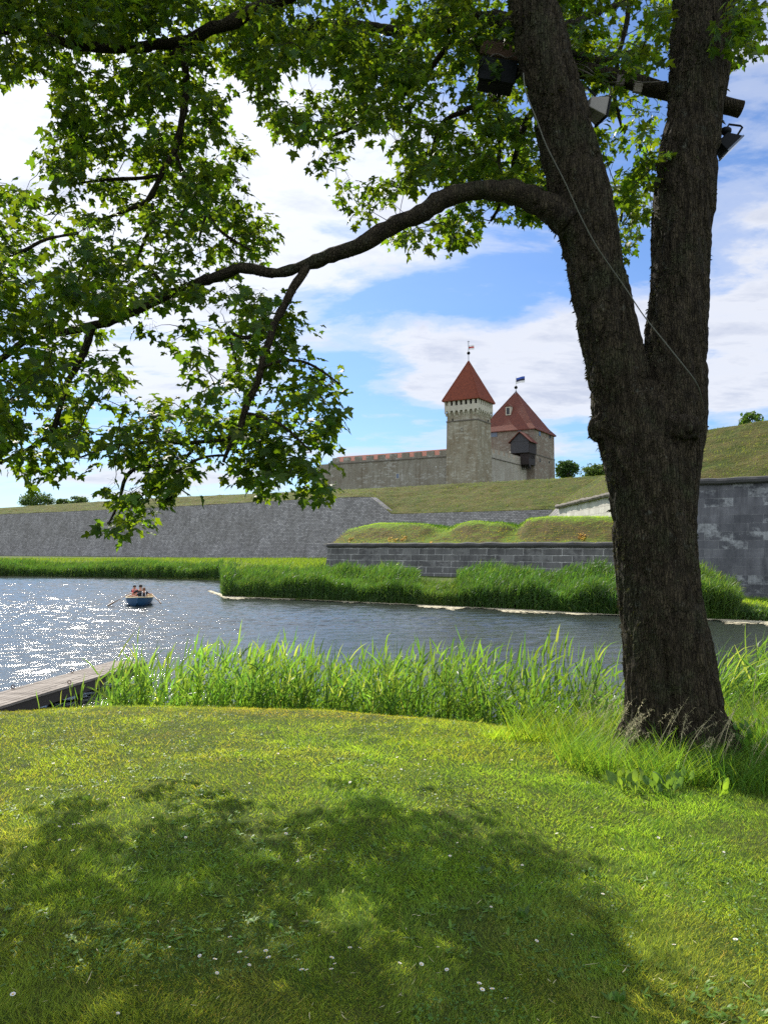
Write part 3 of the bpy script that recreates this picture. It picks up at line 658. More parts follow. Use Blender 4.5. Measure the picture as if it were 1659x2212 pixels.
# --- great keep behind
KY = 214; ko = Vector(((1155.4 - CX) / F * KY, KY, 0)); ks = 17.3
K = thing('castle_keep', 'massive square castle keep with old brown red tent roof behind the slender tower', 'keep', (ko.x, ko.y, 8))
ze = Zat(926, KY, 1155); zks = Zat(980.7, KY, 1155)
mm = MB(); taper_shaft(mm, ko, ks, 4, zks, .25); mm.build('lower_walls', M['keep'], K)
MB().box(ko, E1, E2, .05, ks - .05, .05, ks - .05, zks, ze + .6).build('upper_walls', M['keep'], K, off=(.4, .15))
MB().box(ko, E1, E2, -.12, ks + .12, -.12, ks + .12, zks - .1, zks + .16).build('string_course', M['cordonpale'], K)
kc = ko + (E1 + E2) * ks / 2; zka = Zat(846, kc.y, 1118)
kr = pyramid('roof', kc, E1, E2, ks / 2 + .15, ze + .35, zka, M['tile2'], K, flare=.035, fz=.16, over=.3)
MB().tube([(*kc.xy, zka - 1.5), (*kc.xy, zka + .6)], [.95, .05], 4).build('roof_cap', M['lead'], K)
window(K, ko, E1, tn1, 1060, 1075.2, 929.5, 944, bars=2, frame='lead'); window(K, ko, E1, tn1, 1119.5, 1127, 925.5, 932, bars=1, frame='lead')
window(K, ko, E2, tn2, 1165.4, 1169.4, 926.5, 941.5, bars=0, frame='lead'); window(K, ko, E2, tn2, 1187.6, 1191.4, 932.5, 947, frame='lead', pane='void')
window(K, ko, E2, tn2, 1166.2, 1168.4, 990.5, 998, name='slit_window', pane='greywood', closed=True); window(K, ko, E2, tn2, 1185, 1188.6, 994.6, 1002, name='small_window', frame='pale', pane='void')
# tall narrow dormer on the left roof slope
sl_n = (-E2 * 1.0); dmx = hit(ko, E1, 1116.5)
dc = kc - E2 * (ks / 2 * .52) + E1 * .35
MB().box(dc, E1, E2, -.75, .75, -1.0, 2.4, Zat(898, dc.y), Zat(879, dc.y)).build('dormer', M['pale'], K)
MB().box(dc, E1, E2, -.45, .45, -1.05, -.9, Zat(896, dc.y), Zat(882, dc.y)).build('dormer_shutter', M['greywood'], K)
MB().prism([Vector((*(dc + E1 * a - E2 * 1.15).xy, z)) for a, z in ((-.95, Zat(879, dc.y) - .05), (0, Zat(875, dc.y) + .4), (.95, Zat(879, dc.y) - .05))], E2 * 3.6).build('dormer_roof', M['tile2'], K)
# timber oriel hanging by the corner
HO = Vector(((1144.5 - CX) / F * 209, 209, 0)); hw = 5.4; hd = 5.6
z0, z1 = Zat(977.3, 209, 1144), Zat(952, 209, 1144); zr = Zat(931.5, 209, 1144)
H = MB().box(HO, E1, E2, 0, hw, 0, hd, z0, z1).build('timber_oriel', M['darkwood'], K)
H['label'] = 'dark timber oriel with little gabled red roof'
MB().box(HO, E1, E2, .12, hw - .12, -.05, .02, z0 + .1, z1 - .05).build('front_boards', M['greywood'], H)
MB().prism([Vector((*(HO + E1 * a - E2 * .06).xy, z)) for a, z in ((.05, z1), (hw - .05, z1), (hw / 2, zr - .25))], E2 * .2).build('gable_boards', M['greywood'], H)
for sgn in (0, 1):
    ea = HO + E1 * (-.55 if sgn == 0 else hw + .55); rg = HO + E1 * (hw / 2)
    P = [Vector((*(ea - E2 * .5).xy, z1 - .35)), Vector((*(rg - E2 * .5).xy, zr)), Vector((*(rg - E2 * .5).xy, zr + .2)), Vector((*(ea - E2 * .5).xy, z1 - .15))]
    MB().prism(P, E2 * (hd + .3)).build('oriel_roof', M['tile2'], K)
zq = Zat(1002, 209, 1144)
MB().box(HO, E1, E2, .35, 2.9, .6, hd, zq, z0 - .004).build('lower_shaft', M['darkwood'], H)
br = MB()
for i in range(5):
    s = .35 + i * .56; p = HO + E1 * s
    V = [Vector((*(p + E1 * w_ + E2 * d).xy, z)) for w_ in (0, .2) for d, z in ((.5, zq), (2.0, zq), (2.0, zq - 1.4))]
    MB().add(V, [(0, 1, 2), (5, 4, 3), (0, 3, 4, 1), (1, 4, 5, 2), (2, 5, 3, 0)]).build('bracket', M['darkwood'], H)
for i in range(4):
    p = HO + E2 * (.9 + i * 1.2)
    MB().tube([(*(p + E1 * .3).xy, z0 - 1.3), (*(p - E1 * .15).xy, z0 - .02)], .1, 4).build('brace', M['darkwood'], H)
kf = thing('flag_mast', 'mast with blue, black and white flag on the roof of the big keep', 'flag', (kc.x, kc.y, zka))
MB().tube([(*kc.xy, zka), (*kc.xy, Zat(814, kc.y))], .09, 8).build('mast', M['white'], kf)
MB().ball((*kc.xy, Zat(837, kc.y)), .5, 12, 8).build('ball', M['black'], kf, smooth=True)
fc_ = bpy.data.objects.new('flag_cloth', None); link(fc_, kf)
flag(fc_, (kc.x + .1, kc.y, Zat(817, kc.y)), 2.5, 1.75, ['blueflag', 'blackflag', 'white'], -.2, .42)

# --- curtain walls
def curtain(root, o, e, n, L, ztop, zstr, first, period, mw, roof=True, mat='castle2', mat_m='pale', thick=2.2):
    """wall along e from o, outward normal n, crenellated"""
    inn = -n
    MB().box(o, e, inn, 0, L, 0, thick, 4, ztop - 1.12).build('wall', M[mat], root)
    MB().box(o, e, inn, .01, L - .01, -.16, .0, zstr - .12, zstr + .1).build('string_course', M['cordonpale'], root)
    s = first
    while s < L - .3:
        MB().box(o, e, inn, s, min(s + mw, L), 0.002, .6, ztop - 1.12, ztop + random.uniform(-.06, .05)).build('merlon', M[mat], root, off=(s * .37, s * .11)); s += period
LW_o = to + E1 * (ts + .2) + E2 * .8; zct = Zat(967.5, LW_o.y, 963); Lc = 40
CL = thing('curtain_wall', 'long crenellated castle wall with a strip of red roof left of the slender tower', 'castle wall', (LW_o.x, LW_o.y, 8))
zcs = zct - 2.15
curtain(CL, LW_o, E1, tn1, Lc - 4, zct - .5, zcs, .25, 3.6, 2.05)
oo = LW_o + E1 * (Lc - 4); MB().box(oo, E1, E2, 0, 4, 0, 2.2, 4, zcs + .15).build('stepped_end', M['castle2'], CL)
P = [Vector((*(LW_o + E2 * d).xy, z)) for d, z in ((.75, zct - 1.7), (3.6, zct + .25), (3.6, zct - 2.5))]
MB().prism(P, E1 * (Lc - 4.4)).build('wall_walk_roof', M['tile'], CL)
window(CL, LW_o, E1, tn1, 855, 863.2, 1022.2, 1034.2, frame='pale', fw=.12)
window(CL, LW_o, E1, tn1, 941.5, 942.6, 1007, 1009.5, name='slit_window', pane='white', closed=True)
RO = to + E2 * (ts + .1) + E1 * .5; zrt = Zat(967.5, RO.y, 1062)
CR = thing('curtain_wall', 'short crenellated castle wall between the slender tower and the keep', 'castle wall', (RO.x, RO.y, 8))
Lr = (ko - RO).dot(E2) - .02
curtain(CR, RO, E2, tn2, Lr, zrt, Zat(987.5, RO.y, 1062), .1, 3.5, 2.1, mat='castle3')
P = [Vector((*(RO + E1 * d).xy, z)) for d, z in ((1.0, zrt - 1.6), (3.2, zrt + .35), (3.2, zrt - 2.5))]
MB().prism(P, E2 * (Lr - .1)).build('wall_walk_roof', M['tile2'], CR)
MB().ball((*(RO + E2 * 14).xy, zrt + .35), .22, 8, 6, (1, 1, 1.4)).build('finial', M['pale'], CR)

# ------------------------------------------------------------------ trees beyond the ramparts
def far_tree(label, x, ytop, ybase, Y, halfw, n=2600, seed=1, leaf=.32, name='broadleaf_tree', shape=1.0, col_=(1, 1, 1)):
    r_ = np.random.default_rng(seed); top = A(x, ytop, Y); bot = A(x, ybase, Y); h = top.z - bot.z; rw = halfw * Y / F
    zbase = max(0.5, bot.z - h * .8); root = thing(name, label, 'tree', (top.x, Y, zbase), 'trees beyond the ramparts')
    tr = MB(); cz = bot.z + h * .45
    tr.tube([(top.x, Y, zbase - .2), (top.x + .2, Y, (zbase + cz) / 2), (top.x, Y, cz)], [h * .07, h * .05, h * .03], 8)
    for k in range(6):
        a = k * 1.05 + seed; tr.tube([(top.x, Y, cz - h * .3), (top.x + math.cos(a) * rw * .4, Y + math.sin(a) * rw * .4, cz), (top.x + math.cos(a) * rw * .7, Y + math.sin(a) * rw * .7, cz + h * .25 * math.sin(k))], [h * .03, h * .02, h * .008], 5)
    tr.build('trunk', M['bark_far'], root)
    nl = 26; cen = r_.normal(0, 1, (nl, 3)); cen /= np.linalg.norm(cen, axis=1)[:, None]; cen *= (r_.uniform(.45, .8, nl) ** .5)[:, None]
    id_ = r_.integers(0, nl, n); q = cen[id_] + r_.normal(0, .17, (n, 3)); q[:, 2] = q[:, 2] * (h * .5) * shape + 0; q[:, 0] *= rw; q[:, 1] *= rw
    q += np.array([top.x, Y, bot.z + h * .5]); q = q[q[:, 2] < top.z + h * .05]; n = len(q)
    nrm = unit(r_.normal(0, 1, (n, 3)) + np.array([0, 0, .6])); u_ = unit(np.cross(nrm, r_.normal(0, 1, (n, 3)))); v_ = np.cross(nrm, u_)
    s_ = r_.uniform(.6, 1.3, n)[:, None] * leaf
    V = np.stack([q - u_ * s_, q + v_ * s_ * .7, q + u_ * s_, q - v_ * s_ * .7], 1).reshape(-1, 3)
    tint = (r_.uniform(.6, 1.35, n)[:, None] * (.75 + .5 * (id_[:n, None] % 5) / 4)) * np.array(col_)
    np_mesh('crown', V, np.arange(n * 4).reshape(-1, 4), M['treeleaf'], root, np.repeat(tint, 4, 0))
M['bark_far'] = plain('tree_bark', (.06, .05, .04), .9, var=.3)
far_tree('big rounded dark tree behind the rampart at the far left', 82, 1064, 1098, 270, 33, 3200, 3)
far_tree('low rounded tree behind the rampart, second from the left', 168, 1073, 1094, 280, 24, 2200, 4)
far_tree('small bushy tree peeking over the rampart between two larger crowns', 138, 1078, 1094, 275, 14, 1200, 5, col_=(1.2, 1.15, .9))
far_tree('compact round dark green tree right of the castle keep', 1224, 995, 1036, 235, 23, 3400, 6, col_=(.8, .95, .9))
far_tree('wide light green tree close left of the big trunk beyond the rampart', 1293, 1004, 1038, 225, 38, 3600, 8, col_=(1.35, 1.3, .9))
far_tree('sparse young tree top showing over the bastion on the right', 1622, 893, 925, 68, 28, 420, 9, leaf=.18, col_=(1.2, 1.3, .9))
# ------------------------------------------------------------------ the maple
TD = 6.27
def make_bark():
    m, t = new_mat('maple_bark'); co = t.n('ShaderNodeTexCoord').outputs['Object']
    st = t.scale(co, 1, 1, .13)
    v = t.n('ShaderNodeTexVoronoi', {'Vector': t.n('ShaderNodeVectorMath', {0: st, 1: t.n('ShaderNodeVectorMath', {0: t.noise(co, 6, 4, out=1), 1: (.05,) * 3}, operation='MULTIPLY').outputs[0]}, operation='ADD').outputs[0], 'Scale': 58.0}, feature='DISTANCE_TO_EDGE').outputs[0]
    v2 = t.n('ShaderNodeTexVoronoi', {'Vector': t.scale(co, 1, 1, .45), 'Scale': 46.0}, feature='DISTANCE_TO_EDGE').outputs[0]
    n = t.noise(co, 3, 8, .7); n2 = t.noise(t.scale(co, 1, 1, .5), 14, 6, .7); n3 = t.noise(co, 60, 4, .7)
    crk = t.ramp(v, [(0, 0), (.16, 1)]); crk2 = t.ramp(v2, [(0, 0), (.2, 1)])
    c = t.mix(t.ramp(n2, [(.3, 0), (.7, 1)]), (.018, .0145, .009), (.082, .067, .040))
    c = t.mix(t.ramp(n, [(.5, 0), (.66, 1)]), c, (.048, .052, .026))
    c = t.mix(t.m('MULTIPLY', t.ramp(t.noise(co, 9, 6, .75), [(.6, 0), (.66, 1)]), .6), c, (.10, .11, .085))
    c = t.mix(t.m('MULTIPLY', t.ramp(crk, [(0, 1), (1, 0)]), .5), c, (.012, .010, .008))
    h = t.m('ADD', t.m('ADD', t.m('MULTIPLY', crk, .6), t.m('MULTIPLY', crk2, .25)), t.m('ADD', t.m('MULTIPLY', n2, .5), t.m('MULTIPLY', n3, .2)))
    b = t.n('ShaderNodeBump', {'Height': h, 'Strength': 1.0, 'Distance': .03})
    finish(t, t.n('ShaderNodeBsdfPrincipled', {'Base Color': c, 'Roughness': .9, 'Specular IOR Level': .15, 'Normal': b.outputs[0]})); return m
M['bark'] = make_bark()
M['lichen'] = leafy('lichen_and_moss', (.085, .09, .055), (.10, .10, .03), .25, .9, .05)
def spans_to_rings(sp, Y=TD, dY=None):
    out = []
    for i, (y, l, r) in enumerate(sp):
        yy = Y + (np.interp(y, *dY) if dY else 0); p = A((l + r) / 2, y, yy); out.append((p, (r - l) / 2 * yy / F * .975 - .004))
    return out
def ring_tube(mb, rings, k=28, flare=None):
    pts = []; rad = []
    for i in range(len(rings) - 1):
        (a, ra), (b, rb) = rings[i], rings[i + 1]; n = max(1, int((b - a).length / .08))
        for j in range(n): t = j / n; pts.append(a.lerp(b, t)); rad.append(ra + (rb - ra) * t)
    pts.append(rings[-1][0]); rad.append(rings[-1][1])
    # smooth
    P = np.array([tuple(p) for p in pts]); Rr = np.array(rad)
    for _ in range(3):
        P[1:-1] = (P[:-2] + 2 * P[1:-1] + P[2:]) / 4; Rr[1:-1] = (Rr[:-2] + 2 * Rr[1:-1] + Rr[2:]) / 4
    mb.tube([Vector(p) for p in P], list(Rr), k); return P, Rr
left_sp = [(1760, 1352, 1592), (1660, 1352, 1586), (1600, 1351, 1573), (1538, 1350, 1558), (1430, 1349, 1537), (1322, 1339, 1515), (1214, 1330, 1503), (1106, 1326, 1502), (1034, 1315, 1488), (962, 1296, 1466), (905, 1280, 1440),
           (854, 1277, 1410), (775, 1259, 1390), (700, 1244, 1373), (640, 1234, 1359), (560, 1218, 1343), (480, 1200, 1328), (400, 1184, 1308), (320, 1171, 1290), (240, 1150, 1272), (160, 1128, 1244), (80, 1110, 1226), (0, 1101, 1204), (-120, 1086, 1180), (-320, 1064, 1146), (-620, 1040, 1105)]
right_sp = [(1200, 1360, 1503), (1106, 1362, 1504), (1034, 1368, 1506), (962, 1372, 1512), (905, 1377, 1517), (854, 1385, 1521), (775, 1391, 1524), (700, 1400, 1527), (640, 1404, 1531), (560, 1409, 1530), (480, 1412, 1538), (400, 1414, 1545), (320, 1422, 1551), (240, 1438, 1556), (160, 1444, 1571), (80, 1451, 1579), (0, 1457, 1586), (-120, 1466, 1592), (-320, 1484, 1600), (-620, 1510, 1606)]
dLft = ([-620, 0, 900], [-.25, -.12, 0]); dRgt = ([-620, 0, 900], [.5, .22, 0])
maple = thing('maple_tree', 'big foreground maple with forked dark mossy trunk and long arching bough', 'tree', tuple(A(1470, 1640, TD)))
tb = MB()
rl, rlr = ring_tube(tb, spans_to_rings(left_sp, TD, dLft)); rr, rrr = ring_tube(tb, spans_to_rings(right_sp, TD, dRgt))
# roots, knot and scar swellings
bz = A(1470, 1640, TD).z; bc = A(1462, 1640, TD)
for ang, L_, r_ in ((-2.6, .50, .13), (-1.7, .46, .12), (-.9, .52, .13), (-.2, .54, .12), (.7, .5, .12), (1.6, .45, .12), (2.5, .5, .13)):
    d = Vector((math.cos(ang), math.sin(ang), 0)); tb.tube([bc + d * .18 + Vector((0, 0, .62)), bc + d * (.25) + Vector((0, 0, .3)), bc + d * (L_ * .8) + Vector((0, 0, .08)), bc + d * (L_ * 1.1) + Vector((0, 0, -.12))], [r_ * 1.1, r_ * 1.15, r_, r_ * .5], 12)
tb.ball(A(1292, 925, TD - .05), .08, 12, 8, (1, 1, 1.3)); tb.ball(A(1470, 925, TD - .22), .13, 14, 8, (1.2, 1, .8)); tb.ball(A(1398, 900, TD - .12), .17, 14, 8, (1, 1, 1.7))
# the arching bough belongs to the trunk surface where it leaves it
arch_px = [(1262, 520, 34, 6.15), (1222, 478, 33, 6.12), (1180, 443, 28, 6.1), (1125, 416, 24, 6.1), (1060, 405, 21.5, 6.12), (985, 419, 20, 6.15), (905, 462, 19, 6.2), (840, 498, 18, 6.25), (796, 521, 17, 6.28), (721, 548, 16.5, 6.33), (666, 570, 13.8, 6.36), (630, 588, 11.2, 6.4), (597, 594, 10.8, 6.4), (560, 583, 11.2, 6.45), (517, 575, 11.2, 6.5), (448, 602, 11.2, 6.6), (368, 637, 10.8, 6.7), (278, 672, 9.89, 6.8), (199, 711, 9.03, 6.85), (124, 716, 7.74, 6.8), (60, 732, 7.31, 6.7), (0, 776, 6.45, 6.6), (-60, 822, 5.16, 6.5), (-150, 870, 3.44, 6.5)]
def limb_pts(px): return [(A(x, y, Y), r * Y / F) for x, y, r, Y in px]
al = limb_pts(arch_px); ring_tube(tb, al[:4], 16)
raw = tb.build('trunk_raw', None, None, uv=False)
md = raw.modifiers.new('r', 'REMESH'); md.mode = 'VOXEL'; md.voxel_size = .017; md.adaptivity = 0
ms = raw.modifiers.new('s', 'SMOOTH'); ms.factor = .6; ms.iterations = 9
dg = bpy.context.evaluated_depsgraph_get(); ev = raw.evaluated_get(dg); me = bpy.data.meshes.new_from_object(ev)
bpy.data.objects.remove(raw)
nv = len(me.vertices); co = np.empty(nv * 3, np.float32); me.vertices.foreach_get('co', co); co = co.reshape(-1, 3)
no = np.array([tuple(v.normal) for v in me.vertices], np.float32)
disp = np.empty(nv)
for i in range(nv):
    x, y, z = map(float, co[i])
    a = mnoise.noise(Vector((x * 9, y * 9, z * 1.6))) * .5 + mnoise.noise(Vector((x * 26, y * 26, z * 4.5))) * .35
    r = abs(mnoise.noise(Vector((x * 15 + 3, y * 15, z * 2.4)))); r2 = mnoise.noise(Vector((x * 38, y * 38, z * 20)))
    disp[i] = .015 * a + .032 * min(r, .3) / .3 - .018 + .008 * r2 + .03 * mnoise.noise(Vector((x * 2.2, y * 2.2, z * 1.3)))
px_, py_ = PX(co)
# long crack running up from the root
front_f = (no[:, 1] < -.2)
crx = np.interp(py_, [1300, 1430, 1520, 1620], [1424, 1436, 1452, 1468]); disp -= np.where(front_f & (py_ > 1290), .045 * np.exp(-((px_ - crx - 3 * np.sin(py_ / 17)) / 5.0) ** 2) * sm((py_ - 1290) / 150), 0)
co2 = co + no * disp[:, None]
me.vertices.foreach_set('co', (co2 - np.array(maple.location)).astype(np.float32).ravel()); me.polygons.foreach_set('use_smooth', np.ones(len(me.polygons), bool)); me.update()
me.materials.clear(); me.materials.append(M['bark']); trunk = link(bpy.data.objects.new('trunk', me), maple)

SK = []      # skeleton nodes (points, radius)
def limb(name, px, k=10, label=None, rough=.12, parent=None, start=0):
    L_ = limb_pts(px); pts = [p for p, r in L_]; rad = [r for p, r in L_]
    P = []; Rr = []
    for i in range(len(pts) - 1):
        n = max(2, int((pts[i + 1] - pts[i]).length / .05))
        for j in range(n):
            t = j / n; p = pts[i].lerp(pts[i + 1], t); P.append(p); Rr.append(rad[i] + (rad[i + 1] - rad[i]) * t)
    P.append(pts[-1]); Rr.append(rad[-1]); Pn = np.array([tuple(p) for p in P])
    for _ in range(6): Pn[1:-1] = (Pn[:-2] + 2 * Pn[1:-1] + Pn[2:]) / 4
    for i in range(len(Pn)):
        w = Rr[i] * .35; q = Vector(Pn[i]); Pn[i] += np.array([mnoise.noise(q * 4 + Vector((k_ * 9, 0, 0))) for k_ in range(3)]) * (w + .012)
    Rr = [r * (1 + rough * mnoise.noise(Vector(Pn[i]) * 14) * 2) for i, r in enumerate(Rr)]
    m = MB().tube([Vector(p) for p in Pn], Rr, k, jit=.10); o = m.build(name, M['bark'], maple, smooth=True, uv=False)
    if label: o['label'] = label
    for p, r in zip(Pn, Rr): SK.append((p, r))
    return o
limb('limb', arch_px[1:], 14, 'long arching bough reaching out to the left')
limb('limb', [(666, 572, 9.5, 6.36), (646, 600, 9, 6.34), (627, 636, 9, 6.3), (605, 675, 8.5, 6.28), (587, 711, 8.5, 6.25), (576, 750, 8.5, 6.22), (567, 790, 8, 6.2), (555, 825, 8, 6.2), (542, 852, 7.5, 6.2), (530, 890, 7, 6.2), (517, 925, 7, 6.2), (495, 965, 5.5, 6.2), (484, 1000, 3, 6.2)], 10, 'branch hanging down from the middle of the bough')
limb('branch', [(525, 935, 5, 6.2), (480, 955, 4.5, 6.2), (430, 956, 4.5, 6.25), (363, 956, 4.5, 6.3), (300, 955, 4, 6.35), (268, 958, 4, 6.4), (225, 968, 3, 6.45), (170, 990, 2, 6.5)], 7)
limb('branch', [(430, 957, 3.5, 6.25), (395, 1000, 3, 6.25), (350, 1010, 3, 6.2), (298, 1004, 4, 6.2), (272, 1016, 4.5, 6.2), (267, 1042, 4, 6.2), (262, 1084, 3, 6.2), (250, 1110, 2.5, 6.2), (238, 1128, 2, 6.2)], 7)
limb('branch', [(490, 985, 3, 6.2), (440, 985, 3, 6.1), (415, 995, 3, 6.05), (378, 1024, 2.5, 6), (338, 1054, 2, 6), (290, 1080, 1.5, 6)], 6)
limb('branch', [(530, 890, 4, 6.2), (575, 905, 3.5, 6.1), (630, 930, 3, 6.0), (672, 975, 2, 5.95)], 6)
limb('branch', [(566, 795, 4, 6.2), (620, 770, 3.5, 6.1), (680, 790, 3, 6.0), (735, 830, 2, 5.95)], 6)
limb('branch', [(560, 720, 4, 6.5), (520, 735, 4.5, 6.5), (480, 700, 3.5, 6.6), (505, 745, 3, 6.6), (515, 800, 3, 6.6)], 6)
limb('limb', [(199, 711, 9, 6.85), (191, 735, 8, 6.8), (182, 760, 7.5, 6.8), (172, 785, 7.5, 6.75), (155, 810, 7, 6.7), (139, 835, 7, 6.7), (134, 870, 6, 6.65), (128, 910, 6, 6.6), (100, 945, 5, 6.6), (65, 970, 4.5, 6.55), (0, 1000, 4, 6.5), (-40, 1020, 3, 6.5)], 9, 'branch dropping from the bough at the far left')
limb('branch', [(172, 785, 5, 6.75), (130, 792, 5, 6.7), (90, 800, 4.5, 6.6), (60, 830, 4, 6.5), (0, 890, 3, 6.4)], 7)
limb('branch', [(128, 910, 4, 6.6), (150, 960, 3, 6.5), (210, 985, 2.5, 6.4)], 6)
limb('limb', [(1130, -200, 26, 6.1), (1000, -120, 22, 6.3), (820, -80, 19, 6.6), (650, -20, 17, 6.9), (550, 22, 15, 7.0), (500, 45, 14, 7.1), (461, 62, 13, 7.15), (408, 90, 12.5, 7.2), (317, 97, 11.5, 7.3), (259, 108, 11, 7.3), (200, 102, 10, 7.3), (144, 96, 10, 7.25), (85, 70, 9, 7.2), (38, 54, 8, 7.1), (0, 72, 8, 7.0), (-80, 110, 6, 7), (-220, 180, 5, 7), (-380, 300, 4, 6.9), (-480, 420, 3, 6.8)], 12, 'heavy upper bough crossing the top left corner')
limb('branch', [(400, 92, 7.5, 7.2), (402, 130, 8, 7.2), (403, 158, 8.5, 7.2), (399, 230, 8, 7.2), (392, 280, 7.5, 7.15), (380, 330, 7, 7.1), (360, 362, 6.5, 7.1), (336, 386, 6, 7.1), (328, 430, 6, 7.1), (315, 445, 4.5, 7.1), (288, 449, 4.5, 7.1), (240, 468, 3.5, 7.1), (190, 485, 2, 7.1)], 9)
limb('branch', [(381, 335, 5, 7.1), (395, 370, 5, 7.1), (405, 400, 5, 7.1), (420, 430, 4.5, 7.05), (444, 462, 4.5, 7), (470, 495, 3.5, 7), (500, 515, 3, 6.9), (540, 540, 2, 6.9)], 7)
limb('branch', [(330, 440, 4.5, 7.1), (338, 480, 4, 7.1), (312, 515, 4, 7.1), (300, 550, 3, 7)], 7)
limb('branch', [(445, 464, 3.5, 7), (435, 500, 3, 7), (430, 520, 2.5, 7)], 6)
limb('branch', [(340, 380, 4.5, 7.1), (290, 384, 4, 7.15), (240, 386, 3.5, 7.2), (192, 392, 3, 7.2), (150, 400, 2, 7.2)], 6)
limb('branch', [(385, 100, 5, 7.2), (365, 122, 4, 7.2), (345, 145, 4, 7.2), (335, 190, 3, 7.2), (300, 240, 3, 7.2), (250, 260, 2.5, 7.2), (170, 310, 2, 7.2)], 6)
limb('limb', [(1135, 60, 20, 6.3), (1080, 40, 16, 6.8), (1000, 50, 14, 7.4), (900, 70, 12, 8), (800, 60, 10, 8.4), (700, 50, 9, 8.6), (600, 80, 7, 8.6), (500, 100, 5, 8.6)], 10, 'upper limb reaching left from the left stem')
limb('branch', [(1000, 50, 8, 7.4), (960, 110, 7, 7.8), (900, 180, 6, 8), (840, 230, 5, 8.2), (780, 270, 4, 8.3), (700, 300, 3, 8.3)], 8)
limb('branch', [(1120, 150, 10, 6.4), (1080, 200, 9, 6.9), (1040, 230, 7, 7.3), (1000, 240, 6, 7.7), (950, 270, 5, 8), (940, 300, 5, 8), (932, 360, 4.5, 8), (925, 400, 3, 8)], 8)
limb('branch', [(1060, 210, 6, 7.2), (1080, 250, 5.5, 7.5), (1078, 320, 5.5, 7.6), (1075, 380, 5, 7.6), (1085, 420, 4.5, 7.6), (1080, 450, 3.5, 7.7), (1060, 480, 3, 7.8)], 8)
limb('branch', [(1150, 240, 8, 6.5), (1130, 270, 7, 6.9), (1115, 330, 6, 7.3), (1100, 400, 5, 7.6), (1120, 470, 3, 7.8)], 7)
limb('branch', [(1205, 60, 9, 6.3), (1240, 50, 8, 6.8), (1275, 32, 7, 7.4), (1310, 20, 6, 8), (1350, 0, 5, 8.2)], 8)
limb('branch', [(1225, 110, 7, 6.3), (1270, 125, 6, 6.9), (1300, 130, 5.5, 7.5), (1340, 120, 5, 8), (1400, 100, 4, 8.3)], 8)
limb('branch', [(1362, -60, 7, 8), (1358, 20, 6, 8), (1345, 80, 5.5, 8), (1330, 140, 5, 8), (1325, 220, 4, 8.1), (1345, 280, 3, 8.2)], 7)
limb('branch', [(1450, 330, 7, 6.7), (1420, 350, 5, 7.4), (1380, 380, 4.5, 7.9), (1350, 420, 4, 8.2), (1340, 480, 3, 8.3)], 7)
limb('branch', [(1575, 60, 7, 6.6), (1600, 50, 4.5, 6.8), (1625, 60, 3, 7)], 6)
limb('limb', [(1100, -350, 30, 6.1), (900, -420, 22, 6.3), (600, -450, 18, 6.6), (300, -400, 14, 7), (0, -300, 9, 7.2)], 8, 'high limb above the picture reaching left')
limb('branch', [(-60, 822, 4, 6.5), (-160, 800, 4, 6.5), (-300, 780, 3.5, 6.5), (-450, 820, 2.5, 6.6)], 6)
limb('branch', [(-60, 600, 4, 6.6), (-180, 560, 4, 6.6), (-320, 500, 3, 6.7), (-440, 600, 2, 6.7)], 6)
limb('branch', [(0, 776, 5, 6.6), (-60, 600, 5, 6.6), (30, 560, 4.5, 6.6), (90, 520, 4, 6.6), (170, 500, 3, 6.6)], 6)
limb('branch', [(278, 672, 5, 6.8), (230, 620, 4.5, 6.9), (160, 600, 4, 7), (80, 600, 3.5, 7), (0, 640, 3, 7)], 6)
limb('branch', [(368, 637, 4.5, 6.7), (330, 580, 4, 6.8), (250, 560, 3.5, 6.9), (180, 580, 3, 7)], 6)

